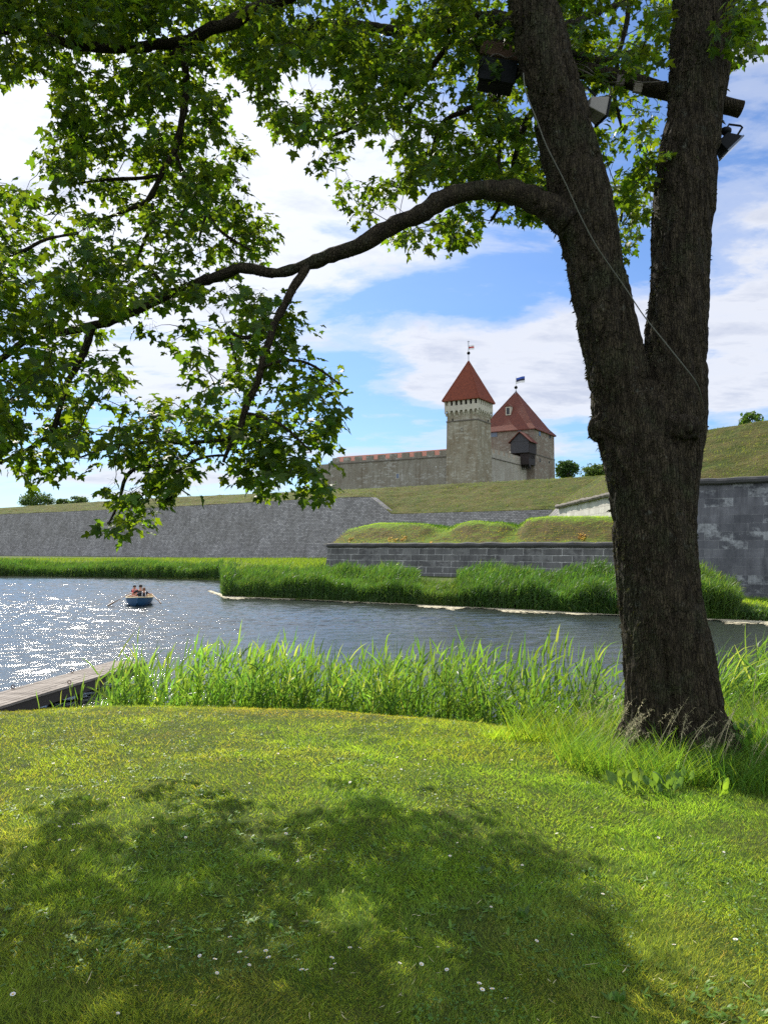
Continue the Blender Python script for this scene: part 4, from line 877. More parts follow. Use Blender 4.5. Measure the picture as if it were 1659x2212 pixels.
# ---- foliage map, in picture outline; every spray then gets its own depth
FOL = [
 (1.0, [(-160, -160), (1240, -160), (1240, 60), (1170, 150), (1120, 250), (1180, 380), (1160, 400), (1060, 385), (980, 395), (925, 400), (905, 375), (870, 350), (870, 312), (845, 300), (790, 288), (752, 316), (715, 322), (700, 352), (684, 330), (655, 302), (606, 284), (590, 240), (560, 236), (545, 200), (545, 155), (500, 150), (465, 135), (452, 98), (415, 105), (340, 118), (338, 140), (250, 150), (200, 140), (130, 135), (100, 170), (60, 190), (0, 178), (-160, 190)]),
 (.95, [(130, 128), (340, 118), (345, 160), (398, 160), (410, 108), (440, 96), (470, 150), (480, 190), (470, 215), (480, 255), (500, 290), (538, 292), (535, 322), (505, 335), (505, 362), (538, 398), (545, 432), (571, 470), (579, 502), (562, 560), (520, 572), (440, 590), (300, 660), (200, 715), (0, 780), (-160, 830), (-160, 390), (0, 388), (40, 400), (90, 418), (112, 402), (78, 368), (75, 342), (102, 290), (122, 255), (148, 228), (130, 180)]),
 (1.0, [(830, 500), (862, 524), (900, 512), (925, 528), (960, 546), (1000, 532), (1050, 512), (1070, 492), (1098, 500), (1122, 528), (1150, 512), (1190, 488), (1190, 440), (1130, 425), (1060, 415), (985, 430), (910, 478)]),
 (.85, [(735, 385), (755, 378), (770, 400), (800, 400), (830, 395), (900, 370), (915, 400), (880, 420), (820, 430), (795, 455), (775, 460), (745, 430), (722, 420)]),
 (.8, [(1040, 380), (1190, 380), (1185, 440), (1130, 412), (1060, 400), (985, 410), (960, 400)]),
 (.95, [(1200, -160), (1470, -160), (1455, 130), (1435, 200), (1300, 190), (1262, 210), (1220, 80)]),
 (.7, [(1262, 200), (1435, 200), (1428, 260), (1400, 270), (1370, 300), (1345, 330), (1300, 330), (1280, 270)]),
 (.8, [(1370, 230), (1432, 240), (1425, 300), (1405, 330), (1370, 300)]),
 (.75, [(1310, 350), (1415, 330), (1408, 420), (1408, 520), (1385, 535), (1362, 500), (1345, 540), (1335, 480), (1312, 410)]),
 (.9, [(1560, -160), (1640, -160), (1630, 0), (1645, 75), (1622, 112), (1602, 126), (1578, 125), (1570, 40)]),
 (1.0, [(-160, 800), (0, 780), (200, 715), (300, 665), (440, 600), (600, 600), (620, 650), (625, 700), (690, 702), (716, 736), (746, 752), (751, 800), (776, 830), (786, 862), (746, 905), (690, 910), (700, 935), (730, 968), (698, 980), (690, 1055), (660, 1050), (645, 1040), (600, 1022), (592, 1060), (560, 1055), (520, 1045), (520, 1010), (490, 1000), (448, 985), (423, 992), (380, 1048), (340, 1072), (300, 1100), (300, 1125), (250, 1150), (220, 1166), (204, 1140), (212, 1115), (248, 1100), (215, 1075), (218, 1040), (180, 1050), (120, 1052), (104, 1034), (64, 1012), (0, 1004), (-160, 1010)]),
 (.7, [(15, 1070), (45, 1068), (50, 1090), (30, 1105), (12, 1095), (0, 1080)]),
 # gaps
 (0, [(238, 285), (298, 248), (332, 256), (342, 305), (322, 325), (288, 325), (262, 334), (242, 305)]),
 (.12, [(345, 116), (396, 108), (394, 158), (350, 158)]),
 (0, [(275, 690), (343, 674), (350, 711), (318, 750), (338, 782), (398, 774), (425, 808), (413, 828), (368, 848), (318, 872), (243, 868), (266, 830), (262, 806), (247, 778), (199, 745), (222, 715)]),
 (.0, [(455, 740), (505, 745), (515, 800), (480, 812), (450, 790)]),
 (.55, [(318, 705), (400, 700), (408, 760), (370, 775), (325, 768)]),
 (.0, [(345, 675), (430, 640), (480, 660), (470, 720), (430, 750), (408, 700), (360, 700)]),
 (.35, [(420, 700), (460, 720), (455, 740), (470, 810), (430, 800)]),
 (.1, [(20, 870), (55, 835), (112, 850), (105, 910), (60, 935), (10, 940)]),
 (.1, [(140, 620), (180, 640), (190, 660), (150, 665)]),
 (.1, [(205, 730), (225, 760), (220, 820), (180, 850), (165, 830), (190, 780)]),
 (.05, [(1372, 206), (1434, 206), (1432, 240), (1395, 245)]),
 (.05, [(1316, 350), (1360, 330), (1395, 345), (1380, 375), (1325, 385)]),
 (.35, [(560, 150), (700, 130), (760, 200), (700, 240), (600, 230)]),
 (.1, [(655, 120), (700, 112), (705, 150), (660, 150)]),
]
def dens_at(x, y):
    d = np.zeros(len(x))
    for v, poly in FOL: d = np.where(in_poly(x, y, poly), v, d)
    return d
def depth_at(x, y, n):
    d = np.full(len(x), 6.45)
    up = y < 560
    d = np.where(~up & (x < 450), 5.75 + .7 * np.clip(x, 0, 450) / 450, d); d = np.where(up & (x < 560), 7.15, d); d = np.where(up & (x >= 460) & (x < 1250) , 8.3, d); d = np.where(up & (x >= 1250), 8.4, d); d = np.where((x > 1540), 6.9, d)
    sp = np.where(up & (x > 560) & (x < 1540), 1.3, .55); sp = np.where((y > 370) & (y < 560) & (x < 500), .7, sp)
    return d + rng.normal(0, 1, len(x)).clip(-1.6, 1.6) * sp
SPRAYS = []
NC = 30000; cx_ = rng.uniform(-160, 1660, NC); cy_ = rng.uniform(-160, 1180, NC); dn = dens_at(cx_, cy_)
patch = .2 + 1.5 * sm((vnoise(cx_, cy_, 46, 3) - .22) / .6)
keep = rng.uniform(0, 1, NC) < dn * patch * np.where(cy_ > 560, .136, np.where((cx_ > 470) | (cy_ < 130), .235, .165)) * np.where(cy_ < 370, 1.15, 1.0); cx_, cy_ = cx_[keep], cy_[keep]; cd = depth_at(cx_, cy_, 0)
C3 = np.array([tuple(A(x, y, Y)) for x, y, Y in zip(cx_, cy_, cd)])
# keep the big boughs readable: no spray hangs right in front of them
near_l = np.array([(x, y, Y) for p_ in (arch_px[4:16], [(666, 572, 9, 6.36), (627, 636, 9, 6.3), (587, 711, 8, 6.25), (567, 790, 8, 6.2), (542, 852, 8, 6.2), (517, 925, 7, 6.2), (500, 960, 5, 6.2)], [(461, 62, 9, 7.1), (317, 97, 9, 7.3), (144, 96, 9, 7.2)], [(403, 158, 9, 7.2), (399, 230, 8, 7.2), (380, 330, 7, 7.1), (336, 386, 7, 7.1), (328, 430, 6, 7.1)], [(199, 711, 9, 6.85), (172, 785, 9, 6.75), (139, 835, 9, 6.7), (128, 910, 9, 6.6)]) for (a, b) in zip(p_, p_[1:]) for t_ in np.linspace(0, 1, 6) for (x, y, Y) in [(a[0] + (b[0] - a[0]) * t_, a[1] + (b[1] - a[1]) * t_, a[3] + (b[3] - a[3]) * t_)]])
dpx = np.hypot(cx_[:, None] - near_l[None, :, 0], cy_[:, None] - near_l[None, :, 1]); jn_ = np.argmin(dpx, 1); hitl = (dpx.min(1) < 34) & (cd < near_l[jn_, 2] + .1) & (cy_ > 0)
drop = hitl & (rng.uniform(0, 1, len(cd)) < .35) | ((cx_ < -50) & (cy_ > 480) & (rng.uniform(0, 1, len(cd)) < .7)); cd = np.where(hitl, near_l[jn_, 2] + rng.uniform(.15, .9, len(cd)), cd); C3 = np.array([tuple(A(x, y, Y)) for x, y, Y in zip(cx_[~drop], cy_[~drop], cd[~drop])])
n_l = 260; lx_ = rng.uniform(-620, -150, n_l); ly_ = rng.uniform(-160, 960, n_l); okl = vnoise(lx_, ly_, 60, 3) > .35
C3 = np.concatenate([C3, np.array([tuple(A(x, y, Y)) for x, y, Y in zip(lx_[okl], ly_[okl], rng.uniform(6.0, 7.4, okl.sum()))])])
# extra canopy above and beside the frame
NE_ = 300; ex = np.column_stack([rng.uniform(-5.5, 2.5, NE_), rng.uniform(4.6, 10.5, NE_), rng.uniform(8.0, 12.5, NE_)])
exx, exy = PX(ex); ex = ex[(exy < -120)]
C3 = np.concatenate([C3, ex]); print('sprays', len(C3))
# join every spray to the nearest wood by a twig, nearest first
nodes = np.array([p for p, r in SK]); nrad = np.array([r for p, r in SK])
d0_ = np.array([np.min(np.linalg.norm(nodes - c, axis=1)) for c in C3]); order = np.argsort(d0_)
tw_ = MB(); NODE = list(map(tuple, nodes)); cap = len(nodes) + len(C3) * 4; buf = np.empty((cap, 3)); buf[:len(nodes)] = nodes; cnt = len(nodes); rbuf = np.empty(cap); rbuf[:cnt] = nrad
tdir = np.zeros((len(C3), 3))
for ii in order:
    c = C3[ii]; dd = np.linalg.norm(buf[:cnt] - c, axis=1); dd = dd + np.abs(buf[:cnt, 2] - c[2]) * .15; j = int(np.argmin(dd)); a = buf[j].copy(); L_ = np.linalg.norm(c - a)
    if L_ < .02: tdir[ii] = (0, 0, -1); continue
    if L_ > 1.0: tdir[ii] = (9, 9, 9); continue
    md_ = (a + c) / 2 + np.array([random.uniform(-.12, .12), random.uniform(-.12, .12), random.uniform(-.02, .14)]) * min(L_, .8)
    m2 = a * .25 + c * .75 + (md_ - (a + c) / 2) * .7 + rng.normal(0, .02, 3); m1 = a * .7 + c * .3 + (md_ - (a + c) / 2) * .7
    r0 = min(.009, .0035 + .004 * L_); 
    tw_.tube([Vector(a), Vector(m1), Vector(md_), Vector(m2), Vector(c)], [r0, r0 * .85, r0 * .7, r0 * .55, .0022], 4, cap=False)
    for p in (m1, md_, m2, c): buf[cnt] = p; rbuf[cnt] = .004; cnt += 1
    tdir[ii] = (c - m2) / max(1e-6, np.linalg.norm(c - m2))
twigs = tw_.build('twigs', M['bark'], maple, uv=False)
# leaves
half = [(.36, -.1), (.30, .08), (.50, .16), (.66, .40), (.40, .39), (.2, .46), (.25, .66), (.12, .73)]
LP = np.array([(0, .3), (0, 0)] + half + [(0, 1)] + [(-x, y) for x, y in half[::-1]])   # centre, base, right side, tip, left side
nl_ = len(LP); ring = list(range(1, nl_)); LT = np.array([(0, ring[i], ring[(i + 1) % len(ring)]) for i in range(len(ring))])
okc = tdir[:, 0] < 5; C3 = C3[okc]; tdir = tdir[okc]; per = rng.integers(8, 15, len(C3)); sid = np.repeat(np.arange(len(C3)), per); N = len(sid)
az_ = rng.uniform(0, 2 * np.pi, N); outw = np.stack([np.cos(az_), np.sin(az_), rng.uniform(-.75, .35, N)], 1) + tdir[sid] * .5; outw = unit(outw)
pet0 = C3[sid] + rng.normal(0, .035, (N, 3)); plen = rng.uniform(.05, .15, N)[:, None]; base = pet0 + outw * plen
tip = unit(outw * np.array([1, 1, .6]) + np.column_stack([rng.normal(0, .3, N), rng.normal(0, .3, N), rng.uniform(-1.1, -.1, N)]))
up_ = unit(np.column_stack([rng.normal(0, .45, N), rng.normal(0, .45, N), np.ones(N)])); nrm = unit(up_ - tip * np.sum(up_ * tip, 1)[:, None]); sidev = np.cross(tip, nrm)
size = rng.uniform(.060, .108, N); size *= np.where(rng.uniform(0, 1, N) < .2, .7, 1)
cur = rng.uniform(.1, .5, N)[:, None]; fold = rng.uniform(.05, .45, N)[:, None]; wv = rng.normal(0, .05, (N, nl_))
lx = LP[None, :, 0] * rng.uniform(.85, 1.12, N)[:, None]; ly = np.repeat(LP[None, :, 1], N, 0); lz = -cur * ly ** 2 * .5 + fold * np.abs(lx) * .6 - .35 * lx ** 2 + wv
S_ = size[:, None, None]; V = base[:, None] + S_ * (lx[..., None] * sidev[:, None] + ly[..., None] * tip[:, None] + lz[..., None] * nrm[:, None])
Fs = (np.arange(N) * nl_)[:, None, None] + LT[None]; V = V.reshape(-1, 3)
# petioles
pw = sidev * .0013; PV = np.stack([pet0 - pw, pet0 + pw, base + pw, base - pw], 1).reshape(-1, 3); PF = (np.arange(N) * 4)[:, None] + np.arange(4)[None] + len(V)
tint = rng.uniform(.7, 1.35, N)[:, None] * np.stack([rng.uniform(.85, 1.3, N), np.ones(N), rng.uniform(.7, 1.2, N)], 1)
colr = np.concatenate([np.repeat(tint, nl_, 0), np.repeat(tint * .8, 4, 0)])
crown = np_mesh('crown', np.concatenate([V, PV]), [Fs.reshape(-1, 3), PF], M['leaf'], maple, colr); print('leaves', N)

# moss and lichen tufts that roughen trunk and branches
def tufts(name, pts, nr, L_, w_, tint_, parent=maple):
    n = len(pts); d = unit(nr + rng.normal(0, .55, (n, 3))); g = np.column_stack([rng.normal(0, .2, n), rng.normal(0, .2, n), -rng.uniform(.1, .9, n)])
    V, q, id_, t = ribbons(pts, d, g, L_, w_, 2, 2.2, side=unit(np.cross(d, rng.normal(0, 1, (n, 3)))))
    return np_mesh(name, V, q, M['lichen'], parent, (np.array(tint_) * rng.uniform(.4, 1.3, (n, 1)))[id_])
w_edge = np.clip(-no[:, 0] * .9 + .35, .12, 1) * np.where(co2[:, 2] > 1.9, 1, .3) * (.25 + 1.2 * (vnoise(co2[:, 0] * 3 + co2[:, 1] * 3, co2[:, 2], .18, 3) > .5)); w_edge /= w_edge.sum()
ti = rng.choice(nv, 9000, p=w_edge); tufts('moss', co2[ti] - no[ti] * .004, no[ti], rng.uniform(.008, .034, 9000), rng.uniform(.008, .024, 9000), (.62, .62, .55))
bi = rng.choice(len(SK), 7000, p=(nrad ** .5 / (nrad ** .5).sum())); bp = nodes[bi]; bn = unit(rng.normal(0, 1, (7000, 3)) + np.array([0, 0, -.4]))
tufts('branch_moss', bp + bn * nrad[bi][:, None] * .85, bn, rng.uniform(.006, .022, 7000), rng.uniform(.010, .026, 7000), (.35, .36, .28))

# ---- things fixed in the tree
M['beamwood'] = M['bark']
bm_pts = [A(1015, 92, 6.75), A(1100, 112, 6.72), A(1240, 148, 6.68), A(1345, 172, 6.66), A(1440, 198, 6.64), A(1530, 218, 6.62), A(1600, 236, 6.6)]
bmt = thing('timber_beam', 'rough barked timber beam wedged across both stems high in the tree', 'beam', tuple(bm_pts[3]))
Pb = resample(bm_pts, .06); MB().tube([p + Vector((0, 0, .008 * mnoise.noise(p * 7))) for p in Pb], [.074 * (1 + .12 * mnoise.noise(p * 9)) for p in Pb], 12, jit=.05).build('beam', M['bark'], bmt, smooth=True, uv=False)
MB().tube([bm_pts[-1] - (bm_pts[-1] - bm_pts[-2]).normalized() * .004, bm_pts[-1] + (bm_pts[-1] - bm_pts[-2]).normalized() * .006], .062, 12).build('sawn_end', plain('sawn_wood', (.05, .04, .03), .9), bmt)
M['plank'] = plain('brown_plank', (.10, .055, .032), .8, var=.35, scale=5, bump=.3)
M['greycase'] = plain('grey_casing', (.20, .19, .165), .55, var=.15)
M['cable'] = plain('grey_cable', (.12, .105, .085), .7)
M['box'] = plain('junction_box', (.07, .055, .04), .6, var=.15); M['box2'] = plain('pale_junction_box', (.19, .165, .12), .6, var=.15)
def obox(mb, c, ax, ay, az3, sx_, sy_, sz_):
    c, ax, ay, az3 = map(Vector, (c, ax, ay, az3)); V = [c + ax * (sx_ * i) + ay * (sy_ * j) + az3 * (sz_ * k) for i, j, k in ((-1, -1, -1), (1, -1, -1), (1, 1, -1), (-1, 1, -1), (-1, -1, 1), (1, -1, 1), (1, 1, 1), (-1, 1, 1))]
    return mb.add(V, [(3, 2, 1, 0), (4, 5, 6, 7), (0, 1, 5, 4), (1, 2, 6, 5), (2, 3, 7, 6), (3, 0, 4, 7)])
def bevel(o, w=.004):
    m = o.modifiers.new('bevel', 'BEVEL'); m.width = w; m.segments = 2; m.limit_method = 'ANGLE'; return o
ax = Vector((1, 0, -.17)).normalized(); az3 = Vector((.17, 0, 1)).normalized(); ay = Vector((0, 1, 0))
pl = thing('mounting_plank', 'short brown plank nailed to the beam left of the left stem', 'plank', tuple(A(1085, 110, 6.5)))
bevel(obox(MB(), A(1085, 110, 6.5), ax, ay, az3, .19, .02, .062).build('plank', M['plank'], pl))
for i_, (x, y) in enumerate(((1050, 108), (1122, 118))): MB().ball(A(x, y, 6.478), .006, 8, 6).build('nail', M['black'], pl)
fl1 = thing('floodlight', 'bulky black floodlight under the brown plank beside the left stem', 'floodlight', tuple(A(1078, 165, 6.45)), 'floodlights in the maple')
c = A(1072, 168, 6.45); bevel(obox(MB(), c, ax, ay, az3, .15, .09, .095).build('housing', M['black'], fl1), .012)
bevel(obox(MB(), c - ay * .105, ax, ay, az3, .155, .012, .10).build('front_frame', M['black'], fl1)); 
fins = MB(); [obox(fins, c + ax * (-.12 + .04 * k) + ay * .12, ax, ay, az3, .004, .03, .08) for k in range(7)]; fins.build('cooling_fins', M['black'], fl1)
MB().tube([c + ax * .16 - az3 * .02, c + ax * .16 + az3 * .13, c + az3 * .15, c - ax * .16 + az3 * .13, c - ax * .16 - az3 * .02], .009, 6).build('bracket', M['black'], fl1)
fl2 = thing('floodlight', 'pale grey box floodlight tilted down against the left stem', 'floodlight', tuple(A(1292, 235, 6.25)), 'floodlights in the maple')
c = A(1288, 235, 6.22); fa = Vector((.93, .28, -.22)).normalized(); fz = Vector((.2, .05, .98)); fz = (fz - fa * fz.dot(fa)).normalized(); fy = fz.cross(fa)
V = [c - fa * .09 + fy * j * .05 + fz * k * .045 for j, k in ((-1, -1), (1, -1), (1, 1), (-1, 1))] + [c + fa * .055 + fy * j * .085 + fz * k * .085 for j, k in ((-1, -1), (1, -1), (1, 1), (-1, 1))]
bevel(MB().add(V, [(3, 2, 1, 0), (4, 5, 6, 7), (0, 1, 5, 4), (1, 2, 6, 5), (2, 3, 7, 6), (3, 0, 4, 7)]).build('housing', M['greycase'], fl2), .006)
bevel(obox(MB(), c + fa * .064, fa, fy, fz, .009, .095, .094).build('front_frame', M['black'], fl2), .003)
MB().tube([c + fz * .04 - fa * .03, c + fz * .11 - fa * .04, A(1268, 190, 6.4)], .012, 6).build('bracket', M['black'], fl2)
fl3 = thing('floodlight', 'small black floodlight with open square bracket on the outer side of the right stem', 'floodlight', tuple(A(1570, 290, 6.4)), 'floodlights in the maple')
def PB(u, v, Y=6.4): return A(995.9 + u * .3997, v * .3997, Y)
c = PB(1432, 785); a_ = (PB(1490, 765) - PB(1420, 832)).normalized(); b_ = Vector((0, 1, 0)); n_ = a_.cross(b_).normalized()
if n_.z > 0: n_ = -n_
V = [c - n_ * .07 + a_ * i * .055 + b_ * j * .05 for i, j in ((-1, -1), (1, -1), (1, 1), (-1, 1))] + [PB(1455, 798) + a_ * i * .09 + b_ * j * .085 for i, j in ((-1, -1), (1, -1), (1, 1), (-1, 1))]
bevel(MB().add(V, [(3, 2, 1, 0), (4, 5, 6, 7), (0, 1, 5, 4), (1, 2, 6, 5), (2, 3, 7, 6), (3, 0, 4, 7)]).build('housing', M['black'], fl3), .005)
bevel(obox(MB(), PB(1458, 801), a_, b_, n_, .094, .09, .008).build('front_glass', M['glass'], fl3), .002)
MB().tube([PB(1475, 756), PB(1518, 688), PB(1508, 680), PB(1445, 672), PB(1436, 690), PB(1420, 735)], .009, 6).build('bracket', M['black'], fl3)
MB().ball(PB(1428, 708), .042, 10, 7, (1.2, 1, .8)).build('knuckle', M['black'], fl3, smooth=True)
MB().tube([PB(1400, 745, 6.4), PB(1330, 720, 6.4)], .02, 8).build('arm', M['black'], fl3)
for i_, (x, y, mt, lb, rot) in enumerate(((1339, 174, 'box', 'brown junction box in the middle of the beam between the stems', 0), (1377, 189, 'box2', 'pale junction box on the beam close to the right stem', .06))):
    jb = thing('junction_box', lb, 'junction box', tuple(A(x, y, 6.56)), 'junction boxes on the beam'); a2 = Vector((math.cos(rot), 0, -math.sin(rot) - .12)).normalized(); z2 = Vector((-a2.z, 0, a2.x))
    bevel(obox(MB(), A(x, y, 6.56), a2, ay, z2, .036, .02, .046).build('case', M[mt], jb)); bevel(obox(MB(), A(x, y, 6.535), a2, ay, z2, .03, .004, .04).build('lid', M[mt], jb), .002)
def cable(label, px, r, mat, name='cable', cat='cable', k=6):
    P = [A(x, y, Y) for x, y, Y in px]; Q = []
    for i in range(len(P) - 1):
        p0, p1, p2, p3 = P[max(i - 1, 0)], P[i], P[i + 1], P[min(i + 2, len(P) - 1)]
        for j in range(8):
            t = j / 8; Q.append(.5 * ((2 * p1) + (-p0 + p2) * t + (2 * p0 - 5 * p1 + 4 * p2 - p3) * t * t + (-p0 + 3 * p1 - 3 * p2 + p3) * t ** 3))
    Q.append(P[-1]); return tag(MB().tube(Q, r, k).build(name, mat, smooth=True), label, cat)
cable('thin grey cable looping along the beam from the left stem to the junction boxes', [(1240, 138, 6.55), (1262, 142, 6.5), (1285, 160, 6.5), (1310, 176, 6.5), (1322, 178, 6.5), (1350, 175, 6.5), (1362, 168, 6.5), (1380, 178, 6.5), (1440, 176, 6.55)], .006, M['cable'])
cable('second grey cable drooping from the beam to the pale floodlight', [(1244, 147, 6.52), (1270, 158, 6.48), (1300, 178, 6.48), (1315, 190, 6.45), (1316, 204, 6.4), (1300, 215, 6.35), (1290, 222, 6.3)], .006, M['cable'])
cable('thin cable curling over the black floodlight left of the left stem', [(1053, 140, 6.33), (1060, 122, 6.36), (1075, 117, 6.4), (1095, 125, 6.4), (1115, 118, 6.4), (1128, 117, 6.35)], .006, M['cable'])
M['rope'] = plain('grey_rope', (.085, .09, .068), .8, var=.3, scale=20)
cable('long grey cable running diagonally from the left stem down across the right stem', [(1130, 158, 5.98), (1136, 200, 5.88), (1160, 262, 5.84), (1180, 315, 5.84), (1218, 390, 5.86), (1250, 460, 5.88), (1282, 522, 5.9), (1312, 568, 5.95), (1350, 622, 5.98), (1390, 682, 5.95), (1440, 745, 5.88), (1480, 795, 5.85), (1502, 825, 5.88), (1512, 850, 5.96), (1517, 885, 6.15)], .0048, M['rope'])
# ------------------------------------------------------------------ reeds
def reeds(name, label, XY, z, h, leafL=.38, leafW=.022, nleaf=8, mat='reed', wind=.17, seg=3, cmul=(1, 1, 1), stemw=.010, low=.12, stiff=.85, taper=1.5, clr=.6):
    N = len(XY); base = np.column_stack([XY, z]); lean = np.column_stack([rng.normal(wind * .25, .09, N), rng.normal(0, .08, N), np.ones(N)]); lean = unit(lean)
    bend = np.column_stack([rng.uniform(0, wind * .45, N), rng.normal(0, .05, N), -rng.uniform(0, .05, N)])
    V1, q1, i1, t1 = ribbons(base, lean, bend, h, np.full(N, stemw), 4, 6, side=np.tile([1., .3, 0], (N, 1)), root=1)
    id_ = np.repeat(np.arange(N), nleaf); n = len(id_); tt_ = np.tile(np.linspace(low, 1.0, nleaf), N) + rng.uniform(-.04, .04, n); tt_ = np.clip(tt_, .05, 1)
    p = base[id_] + h[id_][:, None] * (lean[id_] * tt_[:, None] + bend[id_] * tt_[:, None] ** 2)
    a = rng.uniform(0, 2 * np.pi, n); el_ = rng.uniform(.65, 1.4, n) + (tt_ > .93) * .3
    d = np.column_stack([np.cos(a) * np.cos(el_) + wind * .5, np.sin(a) * np.cos(el_), np.sin(el_)]); d = unit(d)
    g = np.column_stack([rng.uniform(.0, .6, n) * wind * 1.6, rng.normal(0, .12, n), -rng.uniform(.15, 1.0, n) * stiff * .6])
    L_ = leafL * rng.uniform(.55, 1.25, n) * (1.1 - .35 * np.abs(tt_ - .55)); side = unit(np.cross(d, np.column_stack([rng.normal(0, .5, n), rng.normal(0, .5, n) + .6, rng.normal(0, .4, n) + .2])))
    V2, q2, i2, t2 = ribbons(p, d, g, L_, leafW * rng.uniform(.6, 1.3, n), seg, 1.6, side=side, root=.7)
    c1 = np.array((.75, .8, .6)) * rng.uniform(.7, 1.2, (N, 1)); c2 = rng.uniform(.65, 1.3, (n, 1)) * np.column_stack([rng.uniform(.8, 1.25, n), np.ones(n), rng.uniform(.7, 1.3, n)])
    c2 *= (.8 + .35 * tt_)[:, None] * (.75 + .5 * vnoise(p[:, 0], p[:, 1], clr, 77))[:, None]          # leaf tint darker low on the stem, with patchy variation
    dry = rng.uniform(0, 1, n) < .05; c2[dry] = (2.6, 1.7, 2.2)
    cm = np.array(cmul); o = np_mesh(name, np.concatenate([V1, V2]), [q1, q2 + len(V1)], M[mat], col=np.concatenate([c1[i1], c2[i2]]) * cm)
    return tag(o, label, 'reeds', kind='stuff')
def pick(n, xlo, xhi, f): 
    x = rng.uniform(xlo, xhi, n); return f(x)
# near belt, between jetty and trunk
n = 1500; xd = rng.uniform(205, 1352, n); s = -rng.uniform(1.15, 3.0, n); k = (xd - CX) / F
Yn = 10.0 * np.ones(n)
for _ in range(6): Yn = Enear(k * Yn) - s
X_ = k * Yn; zz0 = np.maximum(Hg(X_, Yn), -.15)
toppx = np.interp(xd, [200, 240, 300, 380, 450, 560, 640, 700, 860, 930, 1040, 1110, 1200, 1290, 1350], [1480, 1440, 1408, 1418, 1396, 1388, 1400, 1416, 1402, 1405, 1395, 1400, 1392, 1420, 1440])
ztop = EYE - (toppx - 1183) * Yn / F; hh = (ztop - zz0) * np.where(rng.uniform(0, 1, n) < .3, rng.uniform(.92, 1.07, n), rng.uniform(.6, .97, n)) * .95
# thin out towards the trunk so that the water glints through
kp = rng.uniform(0, 1, n) < np.interp(xd, [200, 260, 900, 1050, 1352], [.55, 1, 1, .72, .6]) * (.55 + .6 * vnoise(X_, Yn, .5, 5))
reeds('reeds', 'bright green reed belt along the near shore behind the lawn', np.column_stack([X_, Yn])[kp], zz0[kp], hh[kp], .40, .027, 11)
ns = 130; xd_ = rng.uniform(230, 1340, ns); k = (xd_ - CX) / F; Yk = np.full(ns, 10.)
for _ in range(6): Yk = Enear(k * Yk) + rng.uniform(1.2, 2.9)
P = np.column_stack([k * Yk, Yk, np.maximum(Hg(k * Yk, Yk), -.1)]); P[:, 1] += rng.uniform(-.4, .4, ns); le = unit(np.column_stack([rng.normal(.1, .22, ns), rng.normal(0, .15, ns), np.ones(ns)]))
V, q, id_, t = ribbons(P, le, np.column_stack([rng.normal(0, .15, ns), rng.normal(0, .1, ns), -rng.uniform(0, .25, ns)]), rng.uniform(.7, 1.75, ns), np.full(ns, .009), 4, 8, side=np.tile([1., .2, 0], (ns, 1)), root=1)
M['deadreed'] = plain('dead_reed_straw', (.34, .27, .15), .8, var=.3)
tag(np_mesh('dead_reeds', V, q, M['deadreed']), 'pale dead reed stalks standing among the near green reeds', 'reeds', kind='stuff')
# a few single taller ones, and sparse ones at the jetty
xs_ = np.array([303, 262, 1030, 1205, 1212, 1195, 1225, 432, 545, 860]); tops = np.array([1376, 1405, 1372, 1368, 1380, 1385, 1378, 1384, 1378, 1390]); k = (xs_ - CX) / F; Yk = np.interp(xs_, [200, 1300], [10.6, 9.3])
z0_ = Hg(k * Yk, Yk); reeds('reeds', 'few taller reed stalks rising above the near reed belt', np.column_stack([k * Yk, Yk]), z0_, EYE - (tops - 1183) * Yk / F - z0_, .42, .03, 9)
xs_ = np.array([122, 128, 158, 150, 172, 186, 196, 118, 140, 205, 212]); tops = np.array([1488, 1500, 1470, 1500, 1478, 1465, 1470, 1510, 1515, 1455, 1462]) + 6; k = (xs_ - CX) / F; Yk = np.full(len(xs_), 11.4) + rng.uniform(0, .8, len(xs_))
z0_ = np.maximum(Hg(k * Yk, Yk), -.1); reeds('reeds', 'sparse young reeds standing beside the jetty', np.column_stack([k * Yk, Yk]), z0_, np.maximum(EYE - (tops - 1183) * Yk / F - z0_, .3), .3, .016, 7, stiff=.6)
# right of the trunk
n = 460; xd = rng.uniform(1480, 1760, n); s = -rng.uniform(.9, 2.6, n); k = (xd - CX) / F; Yn = np.full(n, 9.)
for _ in range(6): Yn = Enear(k * Yn) - s
X_ = k * Yn; zz0 = np.maximum(Hg(X_, Yn), -.1); tp = np.interp(xd, [1480, 1560, 1620, 1760], [1430, 1402, 1398, 1410]); hh = (EYE - (tp - 1183) * Yn / F - zz0) * rng.uniform(.6, 1.0, n)
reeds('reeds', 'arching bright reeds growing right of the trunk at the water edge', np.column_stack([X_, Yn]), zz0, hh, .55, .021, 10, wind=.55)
# far banks
def far_reeds(name, label, n, x0, x1, depth, topfn, leafL, leafW, nleaf, seed, cm=(1, 1, 1), clump=1.2, front=.0, hcut=.8):
    xd = rng.uniform(x0, x1, n); t = rng.uniform(0, 1, n) ** 1.2 * depth + front
    shore = np.interp(xd, [-300, 0, 300, 478, 482, 830, 1100, 1340, 1659, 2100], [1240, 1243.5, 1248, 1253, 1288, 1303, 1316, 1329, 1343, 1352])
    Y0 = EYE * F / (shore - 1183); Yk = Y0 + t; X_ = (xd - CX) / F * Yk; z0_ = np.maximum(Hg(X_, Yk), -.05)
    htop = (EYE - (topfn(xd) - 1183) * (Y0 + depth * .5) / F) - hcut
    h = htop * (.55 + .62 * vnoise(X_, Yk, clump, seed)) * rng.uniform(.8, 1.08, n)
    return reeds(name, label, np.column_stack([X_, Yk]), z0_, np.maximum(h, .3), leafL, leafW, nleaf, 'reedfar', .3, 2, cm, stemw=.03, clr=1.5)
